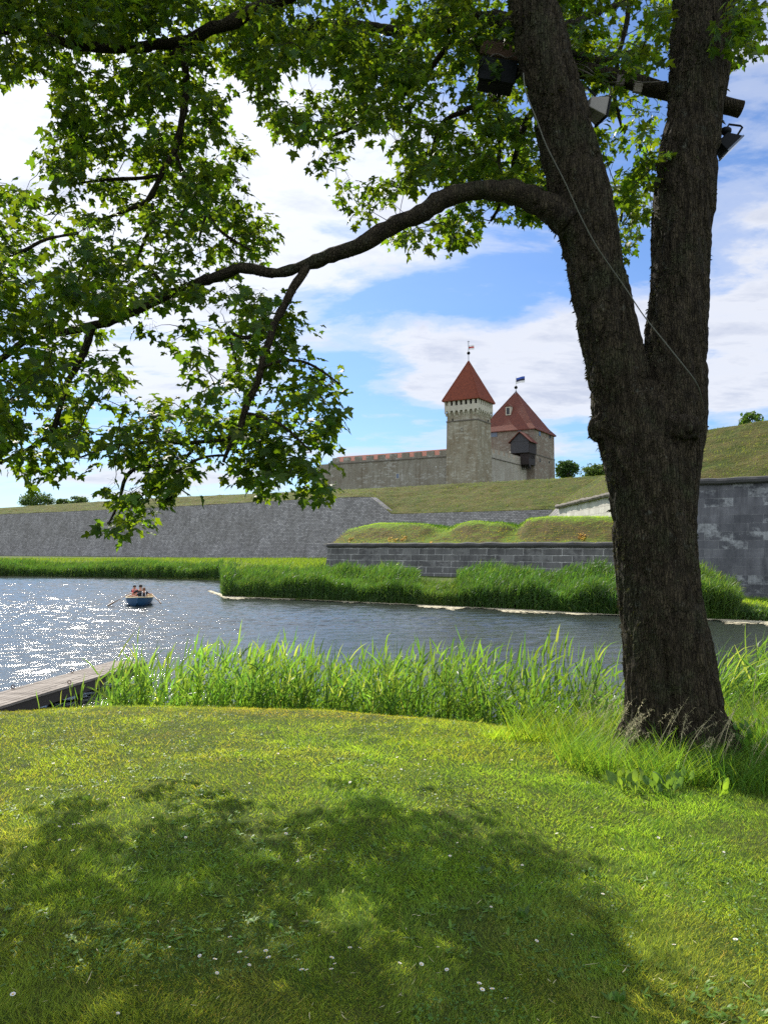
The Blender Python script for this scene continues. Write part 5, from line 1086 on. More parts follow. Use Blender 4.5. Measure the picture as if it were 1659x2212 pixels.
far_reeds('reeds', 'distant continuous strip of reeds along the foot of the long rampart wall', 6500, -120, 500, 7, lambda x: np.interp(x, [-100, 0, 60, 120, 250, 380, 500], [1203, 1206, 1207, 1214, 1209, 1208, 1209]), .6, .075, 6, 3, (.85, .95, .9), 3.5)
far_reeds('reeds', 'dense reed bank from its rounded tip to the middle of the low wall', 5200, 484, 900, 6.5, lambda x: np.interp(x, [484, 500, 540, 600, 700, 800, 900], [1262, 1240, 1224, 1222, 1219, 1226, 1232]), .5, .045, 7, 6, (.9, 1, .9), 1.6)
far_reeds('reeds', 'lower paler reeds filling the dip before the middle of the low wall', 1300, 895, 1000, 4, lambda x: np.interp(x, [895, 940, 1000], [1236, 1250, 1240]), .42, .035, 7, 9, (1.05, 1, .9), 1.2)
far_reeds('reeds', 'tall thick reed bank between the middle of the low wall and the trunk', 5200, 985, 1400, 5.5, lambda x: np.interp(x, [985, 1030, 1090, 1150, 1190, 1240, 1300, 1400], [1232, 1222, 1211, 1216, 1232, 1217, 1219, 1216]), .5, .042, 7, 12, (.85, .98, .9), 1.4, hcut=1.05)
far_reeds('reeds', 'reed clump at the foot of the bastion right of the trunk', 1300, 1470, 1585, 4.5, lambda x: np.interp(x, [1470, 1540, 1585], [1215, 1226, 1246]), .5, .036, 8, 14, (1.1, 1.1, .9), 1.2)
far_reeds('reeds', 'low leafy plants at the water edge in front of the dark bastion wall', 800, 1575, 1800, 2.2, lambda x: x * 0 + 1292, .22, .05, 8, 17, (.8, .9, .8), .8)
# grass on the far shore behind the reeds
n = 26000; xd = rng.uniform(-100, 720, n); Yk = rng.uniform(62, 138, n) ; Xk = (xd - CX) / F * Yk; ok = (Yk > Efar(Xk) + 3); 
P = np.column_stack([Xk, Yk, Hg(Xk, Yk)])[ok]; fuzz('bank_grass', P, rng.uniform(.2, .5, len(P)), np.full(len(P), .09), 'light green rough grass between the far reeds and the long rampart wall', M['grass'], (.5, .58, .5))
n = 9000; xd = rng.uniform(1490, 1800, n); Yk = rng.uniform(34, 44.5, n); Xk = (xd - CX) / F * Yk; P = np.column_stack([Xk, Yk, Hg(Xk, Yk)])[Yk > Efar(Xk) + .5]
fuzz('bank_grass', P, rng.uniform(.08, .25, len(P)), np.full(len(P), .035), 'short grass on the shore below the dark bastion wall', M['grass'], (.9, 1, .8))

# ------------------------------------------------------------------ lawn
def lawn_pts(n, y0, y1, pw):
    u_ = rng.uniform(0, 1, n); Y = (y0 ** (1 - pw) + u_ * (y1 ** (1 - pw) - y0 ** (1 - pw))) ** (1 / (1 - pw)); X = rng.uniform(-1, 1, n) * (Y * .53 + .35); return X, Y
n = 480000; X_, Y_ = lawn_pts(n, 2.35, 10.2, 1.35); wX = rng.uniform(-1, 1, 150000) * 9.5; wY = rng.uniform(.6, 10.2, 150000); out_ = (np.abs(wX) > wY * .53 + .35) | (wY < 2.35); X_ = np.concatenate([X_, wX[out_]]); Y_ = np.concatenate([Y_, wY[out_]])
ok = (Y_ < Enear(X_) + .75); X_, Y_ = X_[ok], Y_[ok]; n = len(X_); off_ = (np.abs(X_) > Y_ * .53 + .35) | (Y_ < 2.35)
cl = vnoise(X_, Y_, .55, 1); c2_ = vnoise(X_, Y_, .16, 2); c3_ = vnoise(X_, Y_, 1.6, 6)
ok = rng.uniform(0, 1, n) < .45 + .7 * c2_; X_, Y_, cl, c2_, c3_, off_ = X_[ok], Y_[ok], cl[ok], c2_[ok], c3_[ok], off_[ok]; n = len(X_)
a = vnoise(X_, Y_, .3, 8) * 9 + rng.normal(0, 1.0, n)
d = unit(np.column_stack([np.cos(a) * .55, np.sin(a) * .55, rng.uniform(.55, 1.1, n)])); g = np.column_stack([rng.normal(0, .25, n), rng.normal(0, .25, n), -rng.uniform(.05, .55, n)])
hgt = rng.uniform(.018, .048, n) * (.7 + .7 * cl) + (rng.uniform(0, 1, n) < .03) * rng.uniform(.01, .05, n)
hgt *= np.where((X_ < -1.2) & (Y_ > 7.5), 1.1, 1)
wd_ = rng.uniform(.0018, .0036, n) * np.clip(Y_ / 3.2, 1, 2.0) * np.where(off_, 1.9, 1)
V, q, id_, t = ribbons(np.column_stack([X_, Y_, Hg(X_, Y_) - .004]), d, g, hgt, wd_, 2, 1.8)
col = np.column_stack([.80 + .45 * c3_, .9 + .12 * cl, .75 + 0 * cl]) * (rng.uniform(.62, 1.25, n) * (.8 + .35 * c2_))[:, None]
dryp = sm((vnoise(X_, Y_, .7, 13) * .6 + vnoise(X_, Y_, .22, 14) * .4 - .55) / .2)[:, None]; col = col * (1 - dryp * .5) + col * np.array((1.25, .92, 1.5)) * dryp * .5
straw = rng.uniform(0, 1, n) < .04 + .12 * (1 - cl) * c3_; col[straw] *= np.array((1.75, 1.15, 2.4))
tag(np_mesh('lawn_grass', V, q, M['grass'], col=col[id_]), 'short mown lawn grass covering the near bank', 'grass', kind='stuff')
# broad little leaves of clover and plantain between the blades
M['straw'] = plain('dry_seed_heads', (.40, .36, .2), .9, var=.3)
M['clover'] = leafy('clover_leaves', (.06, .13, .02), (.18, .3, .03), .35, .5, .3)
n = 26000; X_, Y_ = lawn_pts(n, 2.35, 8.8, 1.3); ok = (vnoise(X_, Y_, .45, 21) > .52) & (Y_ < Enear(X_)); X_, Y_ = X_[ok], Y_[ok]; n = len(X_); r_ = rng.uniform(.003, .0075, n)
c = np.column_stack([X_, Y_, Hg(X_, Y_) + rng.uniform(.008, .035, n)]); nn = unit(np.column_stack([rng.normal(0, .35, n), rng.normal(0, .35, n), np.ones(n)])); u1 = unit(np.cross(nn, rng.normal(0, 1, (n, 3)))); v1 = np.cross(nn, u1)
V = np.stack([c + (u1 * math.cos(k * 1.047) + v1 * math.sin(k * 1.047)) * r_[:, None] * (1 if k % 2 else .8) for k in range(6)], 1).reshape(-1, 3)
tag(np_mesh('clover', V, (np.arange(n) * 6)[:, None] + np.arange(6)[None], M['clover'], col=np.repeat(rng.uniform(.7, 1.5, (n, 1)) * np.array((1., 1, 1)), 6, 0)), 'low clover leaves scattered through the lawn', 'clover', kind='stuff')

n = 2600; X_, Y_ = lawn_pts(n, 2.35, 8.5, 1.3); ok = vnoise(X_, Y_, .5, 44) + rng.normal(0, .12, n) > .62; X_, Y_ = X_[ok], Y_[ok]
kx = np.repeat(np.arange(len(X_)), 5); a = rng.uniform(0, 6.28, len(kx)); e_ = rng.uniform(.15, .9, len(kx)); n = len(kx)
P = np.column_stack([X_[kx], Y_[kx], Hg(X_[kx], Y_[kx]) + .004]); d = np.column_stack([np.cos(a) * np.cos(e_), np.sin(a) * np.cos(e_), np.sin(e_)])
V, q, id_, t = ribbons(P, d, np.column_stack([np.zeros((n, 2)), -rng.uniform(.2, .6, n)]), rng.uniform(.02, .055, n), rng.uniform(.008, .018, n), 4, 2.4, side=unit(np.cross(d, np.tile([0, 0, 1.], (n, 1)))), root=.3)
tag(np_mesh('plantain', V, q, M['clover'], col=(rng.uniform(.8, 2.0, (n, 1)) * np.array((1.1, 1, .9)))[id_]), 'small broad plantain and dandelion leaves between the lawn blades', 'lawn weeds', kind='stuff')
n = 450; X_, Y_ = lawn_pts(n, 2.35, 8.0, 1.3); P = np.column_stack([X_, Y_, Hg(X_, Y_) + rng.uniform(.012, .03, n)]); a = rng.uniform(0, 6.28, n); d = np.column_stack([np.cos(a), np.sin(a), rng.normal(0, .15, n)])
V, q, id_, t = ribbons(P, d, rng.normal(0, .2, (n, 3)), rng.uniform(.01, .04, n), rng.uniform(.0015, .005, n), 2, 3, side=unit(np.cross(d, np.tile([0, 0, 1.], (n, 1)))))
tag(np_mesh('dry_litter', V, q, M['straw'], col=None), 'dry straw and leaf bits lying in the lawn', 'litter', kind='stuff')

# tall unmown grass and weeds round the foot of the trunk
def tall(n, fn, h0, h1, w, label, cm, lean=.5, seeds=False, nm='tall_grass'):
    X_, Y_ = fn(n); n = len(X_); P = np.column_stack([X_, Y_, Hg(X_, Y_) - .01]); a = rng.uniform(0, 6.28, n)
    d = unit(np.column_stack([np.cos(a) * .38 + .05, np.sin(a) * .38, np.ones(n)])); g = np.column_stack([np.cos(a) * lean * .5 + .1, np.sin(a) * lean * .5, -rng.uniform(.05, .5, n)]); h = rng.uniform(h0, h1, n) * (.65 + .6 * vnoise(X_, Y_, .3, 4))
    V, q, id_, t = ribbons(P, d, g, h, np.full(n, w) * rng.uniform(.6, 1.3, n), 4, 2.0)
    c = rng.uniform(.6, 1.25, (n, 1)) * np.column_stack([rng.uniform(.8, 1.35, n), np.ones(n), rng.uniform(.7, 1.2, n)]) * np.array(cm)
    o = tag(np_mesh(nm, V, q, M['grass'], col=c[id_]), label, 'grass', kind='stuff')
    return (P, d, g, h)
def ring_zone(n, x0, x1, y0, y1):
    def f(n):
        k = (rng.uniform(x0, x1, n) - CX) / F; Y = rng.uniform(y0, y1, n); return k * Y, Y
    return f
def blob(cx, cy, rx, ry):
    def f(n):
        r = np.sqrt(rng.uniform(0, 1, n)); a = rng.uniform(0, 6.28, n); X = cx + rx * r * np.cos(a); Y = cy + ry * r * np.sin(a)
        ok = (((X - 2.42) / .40) ** 2 + ((Y - 6.27) / .36) ** 2 > 1); return X[ok], Y[ok]
    return f
tall(4200, blob(1.95, 5.95, .62, .62), .12, .40, .006, 'light green unmown grass left of the trunk foot', (.6, .78, .7))
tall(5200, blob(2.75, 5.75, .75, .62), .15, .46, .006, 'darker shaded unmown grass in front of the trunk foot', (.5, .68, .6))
tall(4200, blob(3.35, 6.2, .7, 1.0), .25, .75, .006, 'tall weedy grass right of the trunk', (.5, .65, .55))
tall(2600, blob(2.3, 6.95, 1.2, .45), .2, .6, .006, 'wild grass between the trunk and the reeds', (.65, .75, .65))
tall(900, blob(1.18, 6.9, .33, .2), .06, .17, .006, 'bright tuft of longer grass on the lawn left of the trunk', (1.25, 1.35, .9))
tall(2500, blob(1.1, 6.6, 1.1, .9), .05, .11, .005, 'slightly longer lawn grass fading towards the trunk', (1, 1, .8))
def seedheads(n, fn, h0, h1, label):
    X_, Y_ = fn(n); n = len(X_); P = np.column_stack([X_, Y_, Hg(X_, Y_)]); a = rng.uniform(-.6, 1.2, n); d = unit(np.column_stack([np.cos(a) * .25, np.sin(a) * .2, np.ones(n)])); g = np.column_stack([rng.uniform(0, .45, n), rng.normal(0, .1, n), -rng.uniform(.0, .25, n)]); h = rng.uniform(h0, h1, n)
    V, q, id_, t = ribbons(P, d, g, h, np.full(n, .0035), 5, 9, root=1)
    m = 26; ii = np.repeat(np.arange(n), m); ts = np.tile(np.linspace(.78, 1.0, m), n); p = P[ii] + h[ii][:, None] * (d[ii] * ts[:, None] + g[ii] * ts[:, None] ** 2)
    dd = unit(rng.normal(0, 1, (len(ii), 3)) + np.array([.2, 0, .5])); V2, q2, i2, t2 = ribbons(p, dd, rng.normal(0, .2, (len(ii), 3)) - np.array([0, 0, .3]), rng.uniform(.012, .04, len(ii)) * (1.25 - (ts - .78) * 3), np.full(len(ii), .0045), 2, 3)
    return tag(np_mesh('seed_grass', np.concatenate([V, V2]), [q, q2 + len(V)], M['straw']), label, 'grass', kind='stuff')
seedheads(75, blob(2.2, 5.8, .65, .45), .3, .62, 'straw coloured seed heads arching in front of the trunk foot')
seedheads(40, blob(1.9, 6.5, .5, .3), .4, .62, 'dry seed heads left of the trunk foot'); seedheads(60, blob(3.4, 6.2, .55, .7), .6, .95, 'tall brown seed heads right of the trunk')
# dock plant: broad leaves
M['dock'] = leafy('broad_leaves', (.09, .19, .025), (.34, .52, .04), .5, .35, .4)
def leafplant(name, label, spots, size, cm=(1, 1, 1), tall_=.2, nl=6, cat='plant'):
    P = Vector(spots[0]); root = thing(name, label, cat, tuple(P)); ol = [(0, 0), (.16, .08), (.24, .28), (.25, .5), (.19, .75), (.09, .92), (0, 1)]
    V = []; Fc = []; C = []
    for sp in spots:
        for k in range(nl):
            a = random.uniform(0, 6.28); e = random.uniform(.7, 1.35); d = Vector((math.cos(a) * math.cos(e), math.sin(a) * math.cos(e), math.sin(e))); s_ = size * random.uniform(.6, 1.15); st = Vector(sp) + d * random.uniform(.3, 1) * tall_
            sd_ = d.cross(Vector((random.uniform(-.4, .4), -1, .2))).normalized(); nn = sd_.cross(d); b = len(V); c = random.uniform(.7, 1.25)
            V += [Vector(sp) - sd_ * .003, Vector(sp) + sd_ * .003, st + sd_ * .003, st - sd_ * .003]; Fc.append((b, b + 1, b + 2, b + 3)); b += 4; C += [(c,) * 3] * 4
            fo = random.uniform(.05, .3); dr = random.uniform(.1, .5)
            rws = [(st + d * y * s_ + nn * (-dr * y * y * s_) , x * s_) for x, y in ol]
            for p, w in rws: V += [p - sd_ * w + nn * w * fo, p, p + sd_ * w + nn * w * fo]; C += [(c,) * 3] * 3
            for i in range(len(rws) - 1): Fc += [(b + 3 * i, b + 3 * i + 1, b + 3 * i + 4, b + 3 * i + 3), (b + 3 * i + 1, b + 3 * i + 2, b + 3 * i + 5, b + 3 * i + 4)]
    V = np.array([tuple(v) for v in V]); np_mesh('leaves', V, np.array(Fc), M['dock'], root, np.array(C) * np.array(cm)); return root
def GP(x, y): 
    z = 1.7
    for _ in range(4): p = G(x, y, z); z = float(Hg(np.array([p.x]), np.array([p.y]))[0])
    return tuple(G(x, y, z))
leafplant('dock_plant', 'sunlit broad leaved dock plant in front of the trunk foot', [GP(1345, 1712), GP(1372, 1716), GP(1330, 1700), GP(1395, 1710)], .075, (.9, .85, .8), .10, 6)
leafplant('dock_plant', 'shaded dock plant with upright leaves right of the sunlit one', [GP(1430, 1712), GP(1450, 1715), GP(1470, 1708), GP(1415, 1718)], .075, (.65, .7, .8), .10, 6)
leafplant('dock_plant', 'small pale dock plant standing alone in the shade at the far right of the weeds', [GP(1560, 1718), GP(1553, 1722)], .06, (1.1, 1.1, .9), .1, 4)
leafplant('nettle', 'bushy green nettles growing right of the trunk', [GP(1600 + 14 * i, 1640 + 9 * (i % 3)) for i in range(5)], .08, (.7, .85, .8), .38, 10)
# rosettes in the lawn
for (x, y, lb) in ((1045, 1890, 'pale leaved weed rosette on the lawn right of the shadow'), (590, 2010, 'flat broad leaf weed in the shadow in the lower middle of the lawn'), (1340, 2170, 'weed with rounded leaves near the bottom right'), (1130, 1985, 'single plantain rosette by the shadow edge'), (920, 1800, 'small leafy weed in the upper shadow lobe'), (190, 1730, 'light weed rosette at the left edge of the sunny lawn')):
    leafplant('lawn_weed', lb, [GP(x, y)], .035, (.5, .55, .7), .02, 7)
# daisies
def daisy_mesh():
    m = MB(); V = []; Fc = []
    for k in range(12):
        a = k * math.pi / 6; b = len(V); ca, sa = math.cos(a), math.sin(a); ca1, sa1 = math.cos(a + .2), math.sin(a + .2); ca0, sa0 = math.cos(a - .2), math.sin(a - .2)
        V += [Vector((ca * .0025, sa * .0025, .045)), Vector((ca0 * .0085, sa0 * .0085, .0465)), Vector((ca * .0115, sa * .0115, .047)), Vector((ca1 * .0085, sa1 * .0085, .0465))]; Fc.append((b, b + 1, b + 2, b + 3))
    return m.add(V, Fc)
M['petal'] = plain('daisy_petals', (.80, .78, .76), .6, var=.06); M['disc'] = plain('daisy_disc', (.7, .42, .03), .8); M['stem'] = plain('daisy_stem', (.10, .2, .04), .7)
dz_me = daisy_mesh().build('petals', M['petal'], uv=False); ds_me = MB().ball((0, 0, .0465), .0032, 7, 4, (1, 1, .6)).build('disc', M['disc'], uv=False); st_me = MB().tube([(0, 0, -.005), (.001, 0, .02), (0, 0, .045)], .0009, 4).build('stem', M['stem'], uv=False)
proto = bpy.data.objects.new('daisy', None); link(proto); kids = [dz_me, ds_me, st_me]
for o in kids: o.parent = proto
spots = [(440, 2080), (463, 2092), (467, 2116), (518, 2080), (528, 2088), (532, 2100), (575, 2076), (585, 2096), (25, 2172), (254, 2203), (360, 2060), (755, 2069), (774, 2070), (712, 2092), (724, 2102), (718, 2112), (645, 2100), (664, 2115), (657, 2125), (855, 2098), (905, 2100), (1032, 2150), (1040, 2160), (1064, 2160), (1100, 2176), (942, 2062), (1150, 2048), (964, 2112), (905, 1995), (1058, 1970), (970, 1860), (500, 2040), (95, 1990), (135, 1830), (158, 1852), (170, 1848), (350, 1770), (160, 1793), (165, 1790), (120, 1800), (200, 1765), (225, 1735), (220, 1740), (260, 1740), (455, 1640), (470, 1655), (385, 1665), (330, 1640), (305, 1635), (360, 1648), (130, 1645), (115, 1660), (235, 1600), (240, 1592), (420, 1590), (560, 1650), (570, 1636), (600, 1640), (640, 1655), (650, 1640), (520, 1640), (150, 1560), (310, 1560), (480, 1560), (620, 1580), (700, 1620), (790, 1640), (800, 1660), (905, 1660), (915, 1655), (930, 1662), (870, 1670), (860, 1650), (1000, 1660), (1020, 1600), (985, 1610), (1060, 1620), (1100, 1650), (1110, 1655), (880, 1600), (935, 1595), (690, 1730), (640, 1752), (560, 1770), (510, 1762), (445, 1745), (415, 1752), (330, 1780), (400, 1820), (620, 1815), (650, 1870), (700, 1850), (830, 1850), (995, 1830), (1130, 1880), (1280, 1800), (1340, 1850), (1480, 1900), (1520, 1960), (1180, 1760), (1210, 1815), (1420, 1820), (1560, 1850), (1300, 1950), (1230, 2030), (1460, 2060), (1590, 2050), (30, 1900), (60, 1850), (20, 1700), (60, 1720), (80, 1620), (40, 1650), (230, 1700), (290, 1690), (760, 1700), (830, 1700), (540, 1700), (480, 1720)]
for i, (x, y) in enumerate(spots):
    x += random.uniform(-4, 4); y += random.uniform(-4, 4)
    if i == 0: o, ks_ = proto, kids
    else:
        o = proto.copy(); link(o); ks_ = []
        for kk_ in kids: c = kk_.copy(); link(c, o)
    o.location = GP(x, y); s_ = random.uniform(.55, .95); o.scale = (s_,) * 3; o.rotation_euler = (random.uniform(-.35, .35), random.uniform(-.35, .35), random.uniform(0, 6)); tag(o, 'tiny white daisy scattered in the short lawn grass', 'daisy', 'white daisies scattered over the lawn')

# ------------------------------------------------------------------ jetty
M['deck'] = stone('weathered_planks', (.36, .32, .275), (.23, .20, .17), (.03, .027, .024), 3.4, .145, .010, (.10, .085, .07), .5, blot=.25, bump=.5, sscale=.5)
M['beam'] = plain('wet_timber', (.05, .042, .034), .8, var=.4, scale=2, bump=.4)
dz_ = .42; j0 = G(193, 1468, dz_); j1 = G(0, 1527, dz_); jd = (j0 - j1).normalized(); jn = Vector((-jd.y, jd.x, 0)); q = G(0, 1495, dz_); jw = abs((q - j1).dot(jn)); q2 = G(279, 1428, dz_)
org = j1 - jd * 4.0; Lj = (q2 - org).dot(jd)
dk = thing('wooden_jetty', 'weathered grey wooden jetty running out from the left edge', 'jetty', tuple(org))
pm = MB(); npk = 7
for i in range(npk):
    a0 = jw * i / npk + .006; a1 = jw * (i + 1) / npk - .006; s = -random.uniform(0, 2)
    while s < Lj:
        e = min(s + 3.4, Lj); s2 = max(s, 0)
        if e > s2 + .05: pm.box(org, jd, jn, s2 + .004, e - .004, a0, a1, dz_ - .045 + random.uniform(-.004, .004), dz_ + random.uniform(-.004, .006))
        s += 3.4
pm.build('deck', M['deck'], dk)
MB().box(org, jd, jn, 0, Lj, .03, .10, dz_ - .26, dz_ - .052).build('edge_beam', M['beam'], dk); MB().box(org, jd, jn, 0, Lj, jw - .1, jw - .03, dz_ - .26, dz_ - .052).build('edge_beam', M['beam'], dk)
for i in range(7):
    for sd2 in (.14, jw - .14):
        p = org + jd * (.8 + i * 2.0) + jn * sd2
        if p.y < 8.7 or .8 + i * 2.0 > Lj: continue
        MB().tube([(p.x, p.y, -1.1), (p.x, p.y, dz_ - .06)], .075, 10).build('pile', M['beam'], dk)
M['rust'] = plain('rusty_iron', (.10, .045, .03), .8, .3)
for (x, y) in ((322 * .7535 * .5691 * 1.325, 0),): pass
for i, sx_ in enumerate((5.6, 7.7, 10.2)):
    p = org + jd * sx_ + jn * (jw - .07); c = Vector((p.x, p.y, dz_ + .05)); MB().tube([c + (jn * math.cos(a) + Vector((0, 0, 1)) * math.sin(a)) * .038 for a in [k * .5236 for k in range(13)]], .009, 6).build('mooring_ring', M['rust'], dk)
for i, sx_ in enumerate((6.3,)):
    p = org + jd * sx_ + jn * .07; c = Vector((p.x, p.y, dz_ + .05)); MB().tube([c + (jn * math.cos(a) + Vector((0, 0, 1)) * math.sin(a)) * .038 for a in [k * .5236 for k in range(13)]], .009, 6).build('mooring_ring', M['rust'], dk)

# ------------------------------------------------------------------ rowing boat with three people
M['hull'] = plain('blue_boat_paint', (.015, .07, .15), .35, var=.2, scale=3); M['cream'] = plain('cream_boat_paint', (.62, .52, .30), .5, var=.12); M['oar'] = plain('oar_wood', (.22, .14, .08), .5, var=.2); M['seatw'] = plain('bench_wood', (.45, .30, .12), .6, var=.2)
bp_ = A(286, 1300, 43.6); bp_.z = 0; th = R(14)
fw = Vector((math.sin(th), -math.cos(th), 0)); rt_ = Vector((fw.y * -1, fw.x, 0)); rt_ = Vector((-fw.y, fw.x, 0))   # fw = towards the bow
Lb, Bb = 3.7, 1.5; bo = bp_ - fw * (-.0) + Vector((0, 1.3, 0))
def hullpt(s, v, inset=0):     # s 0 stern .. 1 bow, v -1..1 across girth
    w = Bb / 2 * (1 - max(0, (s - .45) / .55) ** 2.3) * (1 - .18 * max(0, (.35 - s) / .35) ** 1.5); w = max(w - inset, .012)
    top = .38 + .20 * max(0, (s - .4)) ** 1.6 * 1.6 + .05 * (1 - s); keel = -.13 + .32 * max(0, (s - .75) / .25) ** 2 + inset * .8
    a = abs(v); x = w * math.sin(a * math.pi / 2) ** .75; z = keel + (top - keel) * (1 - math.cos(a * math.pi / 2)) ** 1.05 ; rake = .12 * (z - keel) * max(0, (s - .8) / .2)
    return bo + fw * ((s - .5) * Lb + rake) + rt_ * (x if v > 0 else -x) + Vector((0, 0, z))
bt_ = thing('rowing_boat', 'small blue rowing boat with cream rim carrying three people on the moat', 'rowing boat', tuple(bo))
def hull(inset): return [[hullpt(i / 22, -1 + j / 8, inset) for j in range(17)] for i in range(23)]
V, Fc = loft(hull(0)); m = MB().add(V, Fc); m.add(hull(0)[0], [tuple(range(17))]); m.build('hull', M['hull'], bt_, smooth=True)
hi = hull(.035); V, Fc = loft(hi[1:20]); m = MB().add(V, [f[::-1] for f in Fc]); m.add(hi[1], [tuple(range(17))]); m.build('inner_hull', M['cream'], bt_, smooth=True)
sp_ = [(hullpt(1, v_) + hullpt(1, -v_)) / 2 for v_ in (.02, .3, .5, .7, .85, 1)]; MB().tube([p - fw * .01 for p in sp_], .035, 8).build('stem_post', M['hull'], bt_, smooth=True)
gl = [hullpt(i / 22, -1) for i in range(23)] + [hullpt(i / 22, 1) for i in range(22, -1, -1)]
MB().tube([p + Vector((0, 0, .012)) for p in gl] + [gl[0] + Vector((0, 0, .012))], .032, 8).build('gunwale', M['cream'], bt_, smooth=True)
for s_ in (.12, .47, .78):
    w = Bb / 2 * (1 - max(0, (s_ - .45) / .55) ** 2.3) * .76; c = bo + fw * ((s_ - .5) * Lb)
    MB().box(c, fw, rt_, -.13, .13, -w, w, .25, .285).build('bench', M['seatw'], bt_)
MB().box(bo, fw, rt_, -Lb * .42, Lb * .3, -.3, .3, .0, .03).build('floor_boards', M['seatw'], bt_)
for sg in (-1, 1):
    lk = hullpt(.42, sg) + Vector((0, 0, .04)); MB().tube([lk, lk + Vector((0, 0, .09))], .015, 6).build('oarlock', M['black'], bt_)
BL = lambda f, r, z: bo + fw * f + rt_ * r + Vector((0, 0, z))
def solve(px_x, px_y, z): return G(px_x, px_y, z)
def oar(label, tip_, handle):
    o = thing('oar', label, 'oar', tuple(handle), 'oars of the rowing boat'); d = (tip_ - handle).normalized(); sdv = d.cross(Vector((0, 0, 1))).normalized(); upv = sdv.cross(d)
    bl = tip_ - d * .55; MB().tube([handle, bl], .024, 8).build('shaft', M['oar'], o, smooth=True)
    obox(MB(), bl + d * .27, d, sdv, upv, .29, .010, .05).build('blade', M['oar'], o)
ol_ = A(233.5, 1308.5, bo.y - 1.6); or_ = A(348.5, 1303.5, bo.y - 2.2)
lkL = hullpt(.42, 1) + Vector((0, 0, .1)); lkR = hullpt(.42, -1) + Vector((0, 0, .1))
if lkL.x > lkR.x: lkL, lkR = lkR, lkL
hL = lkL + (lkL - ol_).normalized() * .46; hR = lkR + (lkR - or_).normalized() * .46
oar('long oar reaching out left of the boat', ol_, hL); oar('oar sticking out right of the boat', or_, hR)
M['skin'] = plain('skin', (.42, .22, .14), .6, var=.08); M['dkhair'] = plain('dark_hair', (.02, .014, .01), .7); M['brhair'] = plain('brown_hair', (.16, .07, .03), .7)
M['blackcloth'] = plain('black_shirt', (.012, .013, .018), .85); M['maroon'] = plain('dark_red_top', (.09, .012, .018), .85); M['vest'] = plain('red_life_vest', (.62, .10, .10), .7); M['shorts'] = plain('red_brown_shorts', (.28, .06, .03), .85); M['whites'] = plain('white_straps', (.72, .72, .7), .7)
def skin_obj(name, P, E, Rd, mat, parent, sub=2):
    loc = Vector(parent.location); me = bpy.data.meshes.new(name); me.from_pydata([Vector(p) - loc for p in P], E, []); o = link(bpy.data.objects.new(name, me), parent)
    sk = o.modifiers.new('skin', 'SKIN'); sk.use_smooth_shade = True
    for i, r in enumerate(Rd):
        d = me.skin_vertices[0].data[i]; d.radius = (r, r) if isinstance(r, (int, float)) else r
    me.skin_vertices[0].data[0].use_root = True
    su = o.modifiers.new('sub', 'SUBSURF'); su.levels = su.render_levels = sub
    dg = bpy.context.evaluated_depsgraph_get(); nm = bpy.data.meshes.new_from_object(o.evaluated_get(dg)); o.modifiers.clear(); o.data = nm; nm.materials.clear(); nm.materials.append(mat); return o
